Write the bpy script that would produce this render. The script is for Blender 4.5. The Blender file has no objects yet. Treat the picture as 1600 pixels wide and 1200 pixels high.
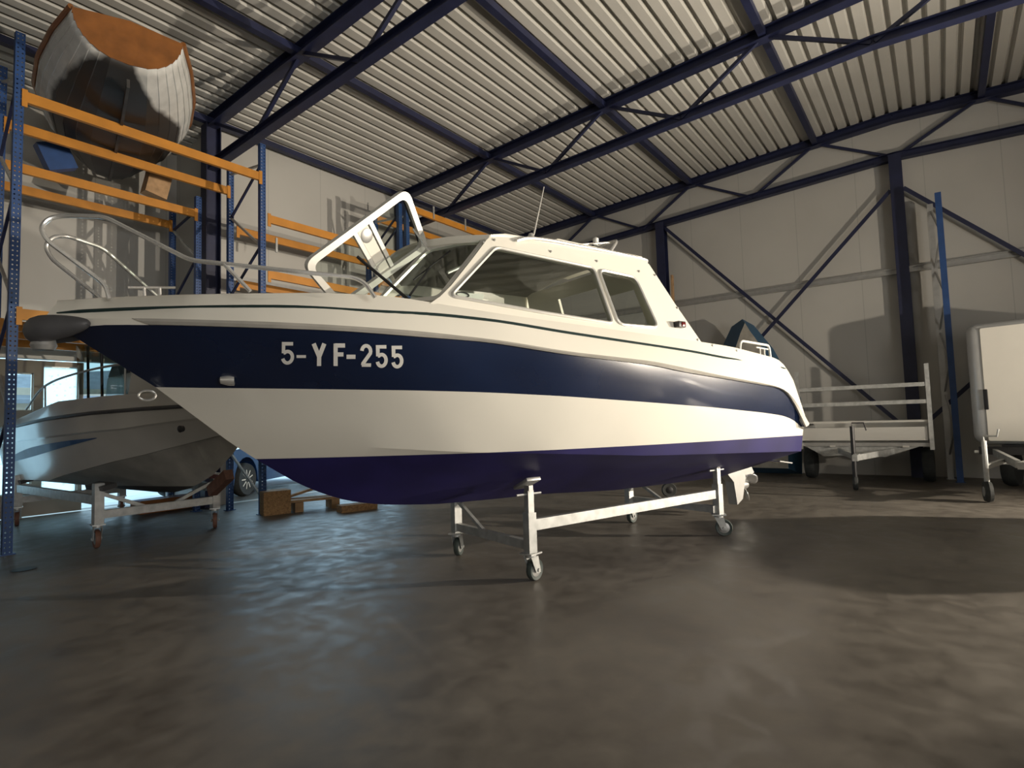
import bpy, bmesh, math, random
import numpy as np
from mathutils import Vector, Matrix
random.seed(4)
C = bpy.context.scene.collection
R = math.radians
# ------------------------------------------------------------------ camera geometry
FPX, YAW, PIT, ROL, HC = 890.0, R(36.98), R(3.66), R(-1.72), 1.25
_f = np.array([math.cos(PIT)*math.cos(YAW), math.cos(PIT)*math.sin(YAW), math.sin(PIT)])
_r = np.array([math.sin(YAW), -math.cos(YAW), 0.0]); _u = np.cross(_r, _f)
_r2 = _r*math.cos(ROL)+_u*math.sin(ROL); _u2 = -_r*math.sin(ROL)+_u*math.cos(ROL)
CM = np.array([_r2, _u2, _f]); CAM = np.array([0, 0, HC])
def ray(x, y): return CM.T @ np.array([(x-800)/FPX, -(y-600)/FPX, 1.0])
def onz(x, y, z=0.0):
    d = ray(x, y); return CAM+(z-HC)/d[2]*d
def onu(x, y, u):
    d = ray(x, y); return CAM+u/d[0]*d
def onv(x, y, v):
    d = ray(x, y); return CAM+v/d[1]*d
class Frame:
    """local measuring frame of a boat: s along it, w sideways (towards the viewer), z up"""
    def __init__(s, o, ang, ys):
        s.o = np.array(o, float); s.ang = ang; s.ys = ys
        s.A = np.array([math.cos(ang), math.sin(ang), 0]); s.W = np.array([-math.sin(ang), math.cos(ang), 0])*ys
    def onw(s, x, y, w):
        d = ray(x, y); c = CAM-s.o; c = (c@s.A, c@s.W, c[2]); dd = (d@s.A, d@s.W, d[2]); t = (w-c[1])/dd[1]
        return np.array([c[0]+t*dd[0], w, c[2]+t*dd[2]])
    def solve(s, pts, b):
        out = []
        for x, y in pts:
            w = .7
            for i in range(150):
                q = s.onw(x, y, w); w = .75*w+.25*b(q[0], q[2])
            out.append((q[0], w, q[2]))
        return np.array(out)
    def L(s, p): return Vector((p[0], p[1]*s.ys, p[2]))
    def G(s, p): return Vector(s.o+p[0]*s.A+p[1]*s.W+np.array([0, 0, p[2]]))
# ------------------------------------------------------------------ materials
def mat(name, col, rough=.5, metal=0., var=0., scale=3., spec=.5, bump=0., bscale=40., coat=0.):
    m = bpy.data.materials.new(name); m.use_nodes = True
    nt = m.node_tree; b = nt.nodes['Principled BSDF']
    b.inputs['Base Color'].default_value = (*col, 1); b.inputs['Roughness'].default_value = rough
    b.inputs['Metallic'].default_value = metal; b.inputs['Specular IOR Level'].default_value = spec
    b.inputs['Coat Weight'].default_value = coat; b.inputs['Coat Roughness'].default_value = .08
    tc = nt.nodes.new('ShaderNodeTexCoord')
    if var:
        n = nt.nodes.new('ShaderNodeTexNoise'); n.inputs['Scale'].default_value = scale; n.inputs['Detail'].default_value = 6
        nt.links.new(tc.outputs['Object'], n.inputs['Vector'])
        mr = nt.nodes.new('ShaderNodeMapRange'); mr.inputs[1].default_value = .3; mr.inputs[2].default_value = .7
        mr.inputs[3].default_value = 1-var; mr.inputs[4].default_value = 1+var
        nt.links.new(n.outputs['Fac'], mr.inputs[0])
        mx = nt.nodes.new('ShaderNodeMix'); mx.data_type = 'RGBA'; mx.blend_type = 'MULTIPLY'; mx.inputs[0].default_value = 1
        mx.inputs[6].default_value = (*col, 1)
        nt.links.new(mr.outputs[0], mx.inputs[7]); nt.links.new(mx.outputs[2], b.inputs['Base Color'])
    if bump:
        n = nt.nodes.new('ShaderNodeTexNoise'); n.inputs['Scale'].default_value = bscale
        nt.links.new(tc.outputs['Object'], n.inputs['Vector'])
        bp = nt.nodes.new('ShaderNodeBump'); bp.inputs['Strength'].default_value = bump; bp.inputs['Distance'].default_value = .01
        nt.links.new(n.outputs['Fac'], bp.inputs['Height']); nt.links.new(bp.outputs[0], b.inputs['Normal'])
    return m
def glass_mat(name, tint=(.9, .95, .95), refl=1.0, frost=False):
    m = bpy.data.materials.new(name); m.use_nodes = True; nt = m.node_tree; nt.nodes.clear()
    o = nt.nodes.new('ShaderNodeOutputMaterial'); mx = nt.nodes.new('ShaderNodeMixShader')
    t = nt.nodes.new('ShaderNodeBsdfTransparent'); t.inputs[0].default_value = (*tint, 1)
    g = nt.nodes.new('ShaderNodeBsdfGlossy'); g.inputs['Roughness'].default_value = .02
    lw = nt.nodes.new('ShaderNodeLayerWeight'); lw.inputs[0].default_value = .5
    pw = nt.nodes.new('ShaderNodeMath'); pw.operation = 'POWER'; pw.inputs[1].default_value = 4.; nt.links.new(lw.outputs['Facing'], pw.inputs[0])
    mu = nt.nodes.new('ShaderNodeMath'); mu.operation = 'MULTIPLY_ADD'; mu.inputs[1].default_value = .5*refl; mu.inputs[2].default_value = .022*refl
    nt.links.new(pw.outputs[0], mu.inputs[0]); nt.links.new(mu.outputs[0], mx.inputs[0])
    nt.links.new(t.outputs[0], mx.inputs[1]); nt.links.new(g.outputs[0], mx.inputs[2])
    if frost:
        tl = nt.nodes.new('ShaderNodeBsdfTranslucent'); tl.inputs[0].default_value = (.95, 1, 1, 1)
        tc = nt.nodes.new('ShaderNodeTexCoord'); n = nt.nodes.new('ShaderNodeTexVoronoi'); n.inputs['Scale'].default_value = 14
        nt.links.new(tc.outputs['Object'], n.inputs['Vector'])
        rp = nt.nodes.new('ShaderNodeMapRange'); rp.inputs[1].default_value = .12; rp.inputs[2].default_value = .3; rp.inputs[3].default_value = .35; rp.inputs[4].default_value = .9
        nt.links.new(n.outputs['Distance'], rp.inputs[0])
        m2 = nt.nodes.new('ShaderNodeMixShader'); nt.links.new(rp.outputs[0], m2.inputs[0])
        nt.links.new(mx.outputs[0], m2.inputs[1]); nt.links.new(tl.outputs[0], m2.inputs[2]); nt.links.new(m2.outputs[0], o.inputs[0])
    else:
        nt.links.new(mx.outputs[0], o.inputs[0])
    return m
def floor_mat():
    m = bpy.data.materials.new('concrete'); m.use_nodes = True; nt = m.node_tree; b = nt.nodes['Principled BSDF']
    N = nt.nodes.new; K = nt.links.new
    tc = N('ShaderNodeTexCoord')
    def noise(sc, det=6, dist=0.):
        n = N('ShaderNodeTexNoise'); n.inputs['Scale'].default_value = sc; n.inputs['Detail'].default_value = det; n.inputs['Distortion'].default_value = dist
        K(tc.outputs['Object'], n.inputs['Vector']); return n
    n1 = noise(.9, 8, .6); n2 = noise(6, 8, .3); n3 = noise(90, 3)
    cr = N('ShaderNodeValToRGB'); cr.color_ramp.elements[0].position = .36; cr.color_ramp.elements[1].position = .64
    cr.color_ramp.elements[0].color = (.092, .081, .069, 1); cr.color_ramp.elements[1].color = (.19, .172, .148, 1)
    ad = N('ShaderNodeMath'); ad.operation = 'MULTIPLY_ADD'; ad.inputs[1].default_value = .5
    K(n2.outputs['Fac'], ad.inputs[0])
    sc = N('ShaderNodeMath'); sc.operation = 'MULTIPLY'; sc.inputs[1].default_value = .5; K(n1.outputs['Fac'], sc.inputs[0]); K(sc.outputs[0], ad.inputs[2])
    K(ad.outputs[0], cr.inputs[0])
    # one pale worn joint across the slab
    a, c = onz(612, 968), onz(815, 1160); d = (c-a)/np.linalg.norm(c-a); nn = (-d[1], d[0])
    def dot(v, off):
        vm = N('ShaderNodeVectorMath'); vm.operation = 'DOT_PRODUCT'; vm.inputs[1].default_value = (v[0], v[1], 0); K(tc.outputs['Object'], vm.inputs[0])
        s = N('ShaderNodeMath'); s.operation = 'SUBTRACT'; s.inputs[1].default_value = off; K(vm.outputs['Value'], s.inputs[0]); return s
    s1 = dot(nn, nn[0]*a[0]+nn[1]*a[1]); ab = N('ShaderNodeMath'); ab.operation = 'ABSOLUTE'; K(s1.outputs[0], ab.inputs[0])
    mr = N('ShaderNodeMapRange'); mr.inputs[1].default_value = .0; mr.inputs[2].default_value = .05; mr.inputs[3].default_value = 1; mr.inputs[4].default_value = 0; K(ab.outputs[0], mr.inputs[0])
    s2 = dot(d, d[0]*a[0]+d[1]*a[1]); m2 = N('ShaderNodeMapRange'); m2.inputs[1].default_value = 1.2; m2.inputs[2].default_value = -.1; m2.inputs[3].default_value = .0; m2.inputs[4].default_value = .4; K(s2.outputs[0], m2.inputs[0])
    m3 = N('ShaderNodeMapRange'); m3.inputs[1].default_value = -.15; m3.inputs[2].default_value = .0; K(s2.outputs[0], m3.inputs[0])
    p = N('ShaderNodeMath'); p.operation = 'MULTIPLY'; K(mr.outputs[0], p.inputs[0]); K(m2.outputs[0], p.inputs[1])
    p2 = N('ShaderNodeMath'); p2.operation = 'MULTIPLY'; K(p.outputs[0], p2.inputs[0]); K(m3.outputs[0], p2.inputs[1])
    mx = N('ShaderNodeMix'); mx.data_type = 'RGBA'; mx.inputs[7].default_value = (.24, .22, .19, 1); K(p2.outputs[0], mx.inputs[0]); K(cr.outputs[0], mx.inputs[6])
    K(mx.outputs[2], b.inputs['Base Color'])
    rr = N('ShaderNodeMapRange'); rr.inputs[1].default_value = .3; rr.inputs[2].default_value = .7; rr.inputs[3].default_value = .36; rr.inputs[4].default_value = .6
    K(n2.outputs['Fac'], rr.inputs[0]); K(rr.outputs[0], b.inputs['Roughness'])
    bp = N('ShaderNodeBump'); bp.inputs['Strength'].default_value = .05; bp.inputs['Distance'].default_value = .01
    K(n2.outputs['Fac'], bp.inputs['Height']); K(bp.outputs[0], b.inputs['Normal'])
    b.inputs['Specular IOR Level'].default_value = .34
    return m
def panel_mat(axis):
    """cladding of flat sandwich panels: vertical joints about every metre"""
    m = mat('cladding_'+axis, (.46, .45, .42), .55, var=.05, scale=.7)
    nt = m.node_tree; b = nt.nodes['Principled BSDF']; N = nt.nodes.new; K = nt.links.new
    src = b.inputs['Base Color'].links[0].from_socket
    tc = N('ShaderNodeTexCoord'); sx = N('ShaderNodeSeparateXYZ'); K(tc.outputs['Object'], sx.inputs[0])
    mo = N('ShaderNodeMath'); mo.operation = 'FRACT'; di = N('ShaderNodeMath'); di.operation = 'DIVIDE'; di.inputs[1].default_value = 1.1
    K(sx.outputs['X' if axis == 'x' else 'Y'], di.inputs[0]); K(di.outputs[0], mo.inputs[0])
    lt = N('ShaderNodeMath'); lt.operation = 'LESS_THAN'; lt.inputs[1].default_value = .012; K(mo.outputs[0], lt.inputs[0])
    sc = N('ShaderNodeMath'); sc.operation = 'MULTIPLY'; sc.inputs[1].default_value = .35; K(lt.outputs[0], sc.inputs[0])
    mx = N('ShaderNodeMix'); mx.data_type = 'RGBA'; mx.inputs[7].default_value = (.2, .2, .19, 1); K(sc.outputs[0], mx.inputs[0]); K(src, mx.inputs[6]); K(mx.outputs[2], b.inputs['Base Color'])
    return m
M = dict(
 white=mat('gelcoat_white', (.82, .79, .70), .22, var=.02, scale=2, coat=.3),
 navy=mat('gelcoat_navy', (.006, .014, .045), .25, coat=.35, var=.15, scale=2),
 anti=mat('antifouling_blue', (.016, .0125, .088), .5, var=.2, scale=3),
 greyrub=mat('rubber_grey', (.40, .38, .34), .6, var=.1, scale=8),
 darkrub=mat('rubber_charcoal', (.07, .07, .075), .5, var=.2, scale=8),
 green=mat('stripe_dark_green', (.012, .03, .03), .4),
 alu=mat('aluminium_frame', (.64, .63, .59), .35, .3),
 dull=mat('aluminium_dull', (.42, .42, .41), .42, .6, var=.08, scale=9),
 chrome=mat('stainless', (.82, .82, .80), .24, .75),
 steelblue=mat('rack_blue', (.018, .06, .19), .45, var=.15, scale=6),
 struct=mat('steel_navy', (.012, .016, .05), .5, var=.2, scale=4),
 orange=mat('rack_orange', (.50, .205, .022), .5, var=.12, scale=5),
 galv=mat('galvanised', (.47, .48, .47), .45, .55, var=.18, scale=14),
 black=mat('black_plastic', (.015, .015, .017), .45),
 tyre=mat('tyre_black', (.03, .033, .033), .75, var=.2, scale=20),
 rubwheel=mat('caster_rubber', (.05, .065, .06), .6, var=.2, scale=20),
 redwheel=mat('caster_brown', (.16, .075, .05), .6, var=.2, scale=20),
 wood=mat('varnished_mahogany', (.24, .09, .022), .3, var=.25, scale=5, coat=.3),
 rawwood=mat('raw_timber', (.40, .25, .13), .8, var=.25, scale=9),
 chip=mat('chipboard', (.34, .20, .09), .85, var=.35, scale=40),
 clinker=mat('clinker_white', (.60, .60, .58), .5, var=.12, scale=6),
 tar_and_shade=mat('clinker_bottom_and_shade', (.050, .047, .045), .6, var=.35, scale=5),
 deck=mat('deck_sheet', (.48, .47, .435), .45, var=.05, scale=1.5),
 tan=mat('door_tan', (.36, .30, .24), .6, var=.08, scale=3),
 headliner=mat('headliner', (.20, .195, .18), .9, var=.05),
 glass=glass_mat('glass', (.92, .95, .93), 1.), dglass=glass_mat('tinted_glass', (.52, .56, .54), 1.0),
 frost=glass_mat('frosted_glass', (.8, .95, 1), .6, True),
 carblue=mat('car_paint_blue', (.015, .06, .2), .15, .3, coat=1.),
 pvcblue=mat('pvc_blue', (.035, .09, .16), .5, var=.1), pvcgrey=mat('pvc_grey', (.33, .31, .27), .6, var=.2, scale=6),
 lamp=mat('lamp_white', (.85, .85, .8), .2), red=mat('red_lens', (.12, .01, .01), .2), letter=mat('letter_white', (.85, .83, .78), .4),
 bwhite=mat('boat_grey_white', (.50, .49, .46), .25, var=.06, scale=2, coat=.3), bottom2=mat('boat_bottom_grey', (.36, .35, .32), .45, var=.2, scale=4), trailerg=mat('trailer_grey', (.52, .53, .53), .35, .2, var=.05), trailerw=mat('trailer_white', (.86, .83, .75), .4, var=.02),
 pave=mat('outdoor_paving', (.55, .56, .56), .8, var=.15, scale=2), roofgrey=mat('outdoor_roof', (.16, .17, .2), .8, var=.2),
 beige=mat('seat_vinyl', (.45, .40, .33), .6), redoil=mat('red_primer', (.13, .03, .03), .5))
def slot_mat():
    m = mat('rack_blue_slotted', (.018, .06, .19), .45, var=.15, scale=6); nt = m.node_tree; N = nt.nodes.new; K = nt.links.new
    def ma(op, a, b=None):
        n = N('ShaderNodeMath'); n.operation = op
        for i, x in enumerate((a, b)):
            if x is None: continue
            if isinstance(x, (int, float)): n.inputs[i].default_value = x
            else: K(x, n.inputs[i])
        return n.outputs[0]
    tc = N('ShaderNodeTexCoord'); sx = N('ShaderNodeSeparateXYZ'); K(tc.outputs['Generated'], sx.inputs[0])
    gx = ma('SUBTRACT', ma('ABSOLUTE', ma('MULTIPLY', ma('SUBTRACT', sx.outputs['X'], .5), .13)), .02)
    gz = ma('MULTIPLY', ma('SUBTRACT', ma('FRACT', ma('MULTIPLY', sx.outputs['Z'], 110.)), .5), .05)
    d = ma('SQRT', ma('ADD', ma('MULTIPLY', gx, gx), ma('MULTIPLY', gz, gz))); hole = ma('LESS_THAN', d, .0085)
    tr_ = N('ShaderNodeBsdfTransparent'); mx = N('ShaderNodeMixShader'); K(hole, mx.inputs[0]); K(nt.nodes['Principled BSDF'].outputs[0], mx.inputs[1]); K(tr_.outputs[0], mx.inputs[2])
    K(mx.outputs[0], nt.nodes['Material Output'].inputs[0]); return m
M['slotblue'] = slot_mat()
M['floor'] = floor_mat(); M['cladx'] = panel_mat('x'); M['clady'] = panel_mat('y')
# ------------------------------------------------------------------ mesh helpers
class MB:
    def __init__(s): s.bm = bmesh.new()
    def face(s, pts, mi=0):
        try:
            f = s.bm.faces.new([s.bm.verts.new(p) for p in pts]); f.material_index = mi
        except ValueError: pass
        return s
    def box(s, c, d, rot=None, bev=0.):
        r = bmesh.ops.create_cube(s.bm, size=1); vs = r['verts']
        bmesh.ops.scale(s.bm, vec=d, verts=vs)
        if bev:
            es = list({e for v in vs for e in v.link_edges}); q = bmesh.ops.bevel(s.bm, geom=es, offset=bev, segments=2, affect='EDGES', profile=.5)
            vs = list({v for f in q['faces'] for v in f.verts} | {v for v in vs if v.is_valid})
        if rot is not None: bmesh.ops.transform(s.bm, matrix=rot.to_4x4(), verts=vs)
        bmesh.ops.translate(s.bm, vec=c, verts=vs); return s
    def bar(s, a, b, w, h=None, up=(0, 0, 1)):
        """rectangular bar from a to b, w across, h along `up`"""
        h = h or w; a, b = Vector(a), Vector(b); d = b-a; l = d.length; x = d/l
        y = Vector(up).cross(x)
        if y.length < 1e-3: y = Vector((0, 1, 0)).cross(x)
        y.normalize(); z = x.cross(y)
        return s.box((a+b)/2, (l, w, h), Matrix((x, y, z)).transposed())
    def hbeam(s, a, b, w, h, up=(0, 0, 1), t=.012):
        a, b = Vector(a), Vector(b); u = Vector(up)
        s.bar(a+u*(h/2-t/2), b+u*(h/2-t/2), w, t, up); s.bar(a-u*(h/2-t/2), b-u*(h/2-t/2), w, t, up); return s.bar(a, b, t, h-2*t, up)
    def tube(s, pts, r, n=8, closed=False, cap=True):
        P = [Vector(p) for p in pts]; k = len(P); rings = []; prev = None
        for i in range(k):
            t = (P[(i+1) % k]-P[i-1]) if closed or 0 < i < k-1 else (P[1]-P[0] if i == 0 else P[-1]-P[-2])
            t.normalize()
            if prev is None:
                ref = Vector((0, 0, 1)) if abs(t.z) < .9 else Vector((1, 0, 0)); x = ref.cross(t).normalized()
            else: x = (prev-t*prev.dot(t)).normalized()
            prev = x; y = t.cross(x); rr = r[i] if hasattr(r, '__len__') else r
            rings.append([s.bm.verts.new(P[i]+(x*math.cos(2*math.pi*j/n)+y*math.sin(2*math.pi*j/n))*rr) for j in range(n)])
        for i in range(k if closed else k-1):
            A, B = rings[i], rings[(i+1) % k]
            for j in range(n): s.bm.faces.new((A[j], A[(j+1) % n], B[(j+1) % n], B[j]))
        if cap and not closed: s.bm.faces.new(rings[0][::-1]); s.bm.faces.new(rings[-1])
        return s
    def lathe(s, prof, c, axis='z', n=24, rot=None):
        """profile of (radius, height) spun round an axis through c"""
        ax = {'x': Matrix.Rotation(R(90), 3, 'Y'), 'y': Matrix.Rotation(R(-90), 3, 'X'), 'z': Matrix.Identity(3)}[axis] if rot is None else rot
        rings = [[s.bm.verts.new(Vector(c)+ax@Vector((r*math.cos(2*math.pi*j/n), r*math.sin(2*math.pi*j/n), h))) for j in range(n)] for r, h in prof]
        for a, b in zip(rings, rings[1:]):
            for j in range(n): s.bm.faces.new((a[j], a[(j+1) % n], b[(j+1) % n], b[j]))
        if prof[0][0] > 1e-4: s.bm.faces.new(rings[0][::-1])
        if prof[-1][0] > 1e-4: s.bm.faces.new(rings[-1])
        return s
    def prism(s, pts, vec):
        """polygon swept along vec"""
        n = len(pts); A = [s.bm.verts.new(p) for p in pts]; B = [s.bm.verts.new(Vector(p)+Vector(vec)) for p in pts]
        s.bm.faces.new(A[::-1]); s.bm.faces.new(B)
        for i in range(n): s.bm.faces.new((A[i], A[(i+1) % n], B[(i+1) % n], B[i]))
        return s
    def sheet(s, outer, holes, t):
        """flat or gently bent panel with holes, t thick"""
        es = []; bm2 = bmesh.new()
        for lp in [outer]+holes:
            vs = [bm2.verts.new(p) for p in lp]; es += [bm2.edges.new((vs[i], vs[(i+1) % len(vs)])) for i in range(len(vs))]
        bmesh.ops.triangle_fill(bm2, use_beauty=True, use_dissolve=False, edges=es)
        bmesh.ops.recalc_face_normals(bm2, faces=bm2.faces[:])
        bmesh.ops.solidify(bm2, geom=bm2.faces[:], thickness=t)
        me = bpy.data.meshes.new('t'); bm2.to_mesh(me); bm2.free(); s.bm.from_mesh(me); bpy.data.meshes.remove(me); return s
    def grid(s, rows, mats=None, closed=False, flip=False):
        V = [[s.bm.verts.new(p) for p in r] for r in rows]
        for i in range(len(V)-1):
            for j in range(len(V[0])-1):
                q = (V[i][j], V[i][j+1], V[i+1][j+1], V[i+1][j])
                f = s.bm.faces.new(q[::-1] if flip else q); f.material_index = mats[i] if mats else 0
        return V
    def out(s, name, m, parent=None, weld=True, ang=35, smooth=True, recalc=True):
        if weld: bmesh.ops.remove_doubles(s.bm, verts=s.bm.verts[:], dist=1e-4)
        bmesh.ops.dissolve_degenerate(s.bm, dist=1e-5, edges=s.bm.edges[:])
        if recalc: bmesh.ops.recalc_face_normals(s.bm, faces=s.bm.faces[:])
        me = bpy.data.meshes.new(name); s.bm.to_mesh(me); s.bm.free()
        for x in (m if isinstance(m, (list, tuple)) else [m]): me.materials.append(x)
        if smooth:
            for p in me.polygons: p.use_smooth = True
            me.set_sharp_from_angle(angle=R(ang))
        o = bpy.data.objects.new(name, me); C.objects.link(o)
        if parent is not None: o.parent = parent
        return o
def tag(o, label, cat, group=None):
    o['label'] = label; o['category'] = cat
    if group: o['group'] = group
    return o
def thing(name, label, cat, loc=(0, 0, 0), rz=0., group=None):
    o = bpy.data.objects.new(name, None); C.objects.link(o); o.location = loc; o.rotation_euler = (0, 0, rz); o.empty_display_size = .2
    return tag(o, label, cat, group)
def struct(name, mb, m, **k):
    o = mb.out(name, m, **k); o['kind'] = 'structure'; return o
def rpoly(P, r, n=5):
    """polygon with rounded corners (2-D or 3-D points)"""
    out = []; P = [Vector(p) for p in P]
    for i, p in enumerate(P):
        a, b = P[i-1], P[(i+1) % len(P)]; da, db = (a-p), (b-p)
        ri = min(r, da.length*.45, db.length*.45); A = p+da.normalized()*ri; B = p+db.normalized()*ri
        for k in range(n+1):
            t = k/n; out.append(A*(1-t)**2+p*2*t*(1-t)+B*t*t)
    return out
def smooth_path(P, n=6):
    """Catmull-Rom through points"""
    P = [Vector(p) for p in P]; Q = [P[0]*2-P[1]]+P+[P[-1]*2-P[-2]]; out = []
    for i in range(1, len(Q)-2):
        for k in range(n):
            t = k/n; a, b, c, d = Q[i-1:i+3]
            out.append(.5*((2*b)+(c-a)*t+(2*a-5*b+4*c-d)*t*t+(3*b-a-3*c+d)*t**3))
    return out+[P[-1]]
def rowfn(P, key=0):
    P = P[np.argsort(P[:, 0])]
    return lambda s: np.array([np.interp(s, P[:, 0], P[:, k]) for k in range(3)])
def sample(P, n):
    """n points spread along traced points, lightly smoothed"""
    P = P[np.argsort(P[:, 0])]; D = np.linspace(0, 1, n); s0, s1 = P[0, 0], P[-1, 0]
    ss = s0+(s1-s0)*D; A = np.array([ss]+[np.interp(ss, P[:, 0], P[:, k]) for k in (1, 2)]).T
    B = A.copy()
    for _ in range(2):
        B[1:-1, 1:] = .25*B[:-2, 1:]+.5*B[1:-1, 1:]+.25*B[2:, 1:]
    return B
# ================================================================== the building
KS = 1.035                                # steel measured a touch farther out
UG, VL, VA = 12.95, 9.66, 11.2            # gable wall, left wall, wall of the deep bay
S0, VR = .0462, .43
Z0, ZT = 6.03, 6.78
def zroof(v, z): return z-S0*abs(v-VR)
UB, VB = -9.0, -8.8
struct('floor', MB().box(((UB+UG)/2+.2, (VB+VA)/2+.1, -.1), (UG-UB+.8, VA-VB+.6, .2)), M['floor'])
struct('ground_outside', MB().box((5, 31.5, -.12), (70, 40, .2)), M['pave'])
mb = MB(); prof = []
v = VB
P_ = .2125
while v < VA+.3:
    for dv, dz in ((0, 0), (.125, 0), (.148, .075), (.19, .075)):
        prof.append((v+dv, zroof(v+dv, ZT+.085)+dz))
    v += P_
mb.grid([[(UB-.2, a, z) for a, z in prof], [(UG+.2, a, z) for a, z in prof]])
mb2 = MB(); top = [(VB-.2, zroof(VB, ZT+.25)), (VR, ZT+.25), (VA+.4, zroof(VA, ZT+.25))]
struct('ceiling', mb, M['deck'], smooth=False, weld=False, recalc=False)
mb2.grid([[(UB-.3, a, z) for a, z in top], [(UG+.3, a, z) for a, z in top]]); struct('roof_slab', mb2, M['deck'])
# walls
def gable(x): return [(x, VB-.1, 0), (x, VA+.1, 0), (x, VA+.1, 6.5), (x, VR, 6.98), (x, VB-.1, 6.55)]
struct('wall_right', MB().prism(gable(UG), (.2, 0, 0)), M['clady'], smooth=False)
struct('wall_back', MB().prism(gable(UB-.2), (.2, 0, 0)), M['clady'], smooth=False)
struct('wall_near', MB().box(((UB+UG)/2, VB-.1, 3.3), (UG-UB, .2, 6.6)), M['cladx'], smooth=False)
UC = 4.62                                  # where the deep bay ends
DO = (4.75, 8.6, 2.35)                     # open drive-through door in the left wall
def wallx(v0, u0, u1, holes, t=.16, z1=6.52): return MB().sheet([(u0, v0, 0), (u1, v0, 0), (u1, v0, z1), (u0, v0, z1)], [[(a, v0, b), (c, v0, b), (c, v0, d), (a, v0, d)] for a, b, c, d in holes], t)
struct('wall_left', wallx(VL+.1, UC, UG, [(DO[0], .004, DO[1], DO[2])]), M['cladx'], smooth=False)
GLZ = (-.4, 4.5, 2.42)
struct('wall_left_bay', wallx(VA+.1, UB, UC, [(GLZ[0], .004, GLZ[1], GLZ[2])]), M['cladx'], smooth=False)
struct('wall_return', MB().box((UC+.02, (VL+VA)/2+.08, 3.25), (.12, VA-VL+.1, 6.5)), M['clady'], smooth=False)
# tan glazed door leaves in the deep bay
w1 = (2.23, 1.62, 2.56, 2.2); w2 = (2.68, .32, 3.14, 2.32); w3 = (2.0, .36, 2.56, 1.2); w0 = (1.3, .36, 1.9, 2.2)
mb = MB().sheet([(-.38, VA+.02, .02), (3.2, VA+.02, .02), (3.2, VA+.02, 2.4), (-.38, VA+.02, 2.4)],
                [[(a, VA+.02, b), (c, VA+.02, b), (c, VA+.02, d), (a, VA+.02, d)] for a, b, c, d in (w1, w2, w3, w0)], .05)
dr = struct('door_1', mb, M['tan'], smooth=False)
for i, (w, g) in enumerate(((w1, 'glass'), (w2, 'frost'), (w3, 'frost'), (w0, 'frost'))):
    a, b, c, d = w; y = VA+.045
    o = MB().box(((a+c)/2, y, (b+d)/2), (c-a-.01, .008, d-b-.01)).out('window_pane', M[g], dr)
    o2 = MB()
    for p, q in (((a, y, b), (c, y, b)), ((c, y, b), (c, y, d)), ((c, y, d), (a, y, d)), ((a, y, d), (a, y, b))): o2.bar(p, q, .03, .05, (0, 1, 0))
    o2.out('window_frame', M['alu'], dr)
# steel: trusses, columns, struts, braces
def truss(u, name='roof_truss', endcol=True):
    mb = MB(); v0, v1 = -8.5, 9.5
    for z, h, w in ((ZT, .17, .17), (Z0, .14, .14)):
        for a, b in ((v0, VR), (VR, v1)): mb.hbeam((u, a, zroof(a, z)), (u, b, zroof(b, z)), w, h)
    tops = [VR+1.31+2.55*i for i in range(4)]; bots = [VR+2.55*i+.02 for i in range(4)]
    for sg in (1, -1):
        T = [VR+sg*(t-VR) for t in tops]; B = [VR+sg*(t-VR) for t in bots]
        for i, t in enumerate(T):
            mb.bar((u, t-.06*sg, zroof(t, ZT)-.05), (u, B[i], zroof(B[i], Z0)), .05, .05)
            if i+1 < len(B): mb.bar((u, t+.06*sg, zroof(t, ZT)-.05), (u, B[i+1], zroof(B[i+1], Z0)), .05, .05)
    return struct(name, mb, M['struct'], smooth=False)
for u in (12.86, 8.62, 4.42, .15, -4.1): truss(u)
for v in (VR+1.31, VR+3.9, VR+6.45, 9.42, VR-1.31, VR-3.9, VR-6.45):
    struct('roof_strut', MB().bar((UB, v, zroof(v, ZT)-.0), (UG-.05, v, zroof(v, ZT)), .10, .10), M['struct'], smooth=False)
for u, v in ((4.42, 9.46), (8.62, 9.46), (.15, 9.46)):
    struct('steel_column', MB().hbeam((u, v, 0), (u, v, 6.3), .2, .24, (1, 0, 0), .014), M['struct'], smooth=False)
for v in (VR, 5.07, -4.2):
    struct('steel_column', MB().hbeam((12.80, v, 0), (12.80, v, zroof(v, Z0)), .2, .22, (1, 0, 0), .014), M['struct'], smooth=False)
for a, b in (((4.95, 5.66), (.53, .85)), ((.53, 5.36), (4.95, .8)), ((.33, 5.36), (-4.1, .9)), ((-4.1, 5.36), (.33, .9))):
    struct('wall_brace', MB().bar((12.78 if a[1] > 5.5 else 12.74, a[0], a[1]), (12.78 if a[1] > 5.5 else 12.74, b[0], b[1]), .012, .07), M['struct'], smooth=False)
struct('wall_girt', MB().hbeam((12.88, 9.5, 3.84), (12.88, -8.7, 3.84), .1, .11, (0, 0, 1), .015), M['dull'], smooth=False)
struct('wall_girt', MB().bar((UC+.2, VL-.06, 3.84), (UG-.2, VL-.06, 3.84), .06, .1), M['dull'], smooth=False)
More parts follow.
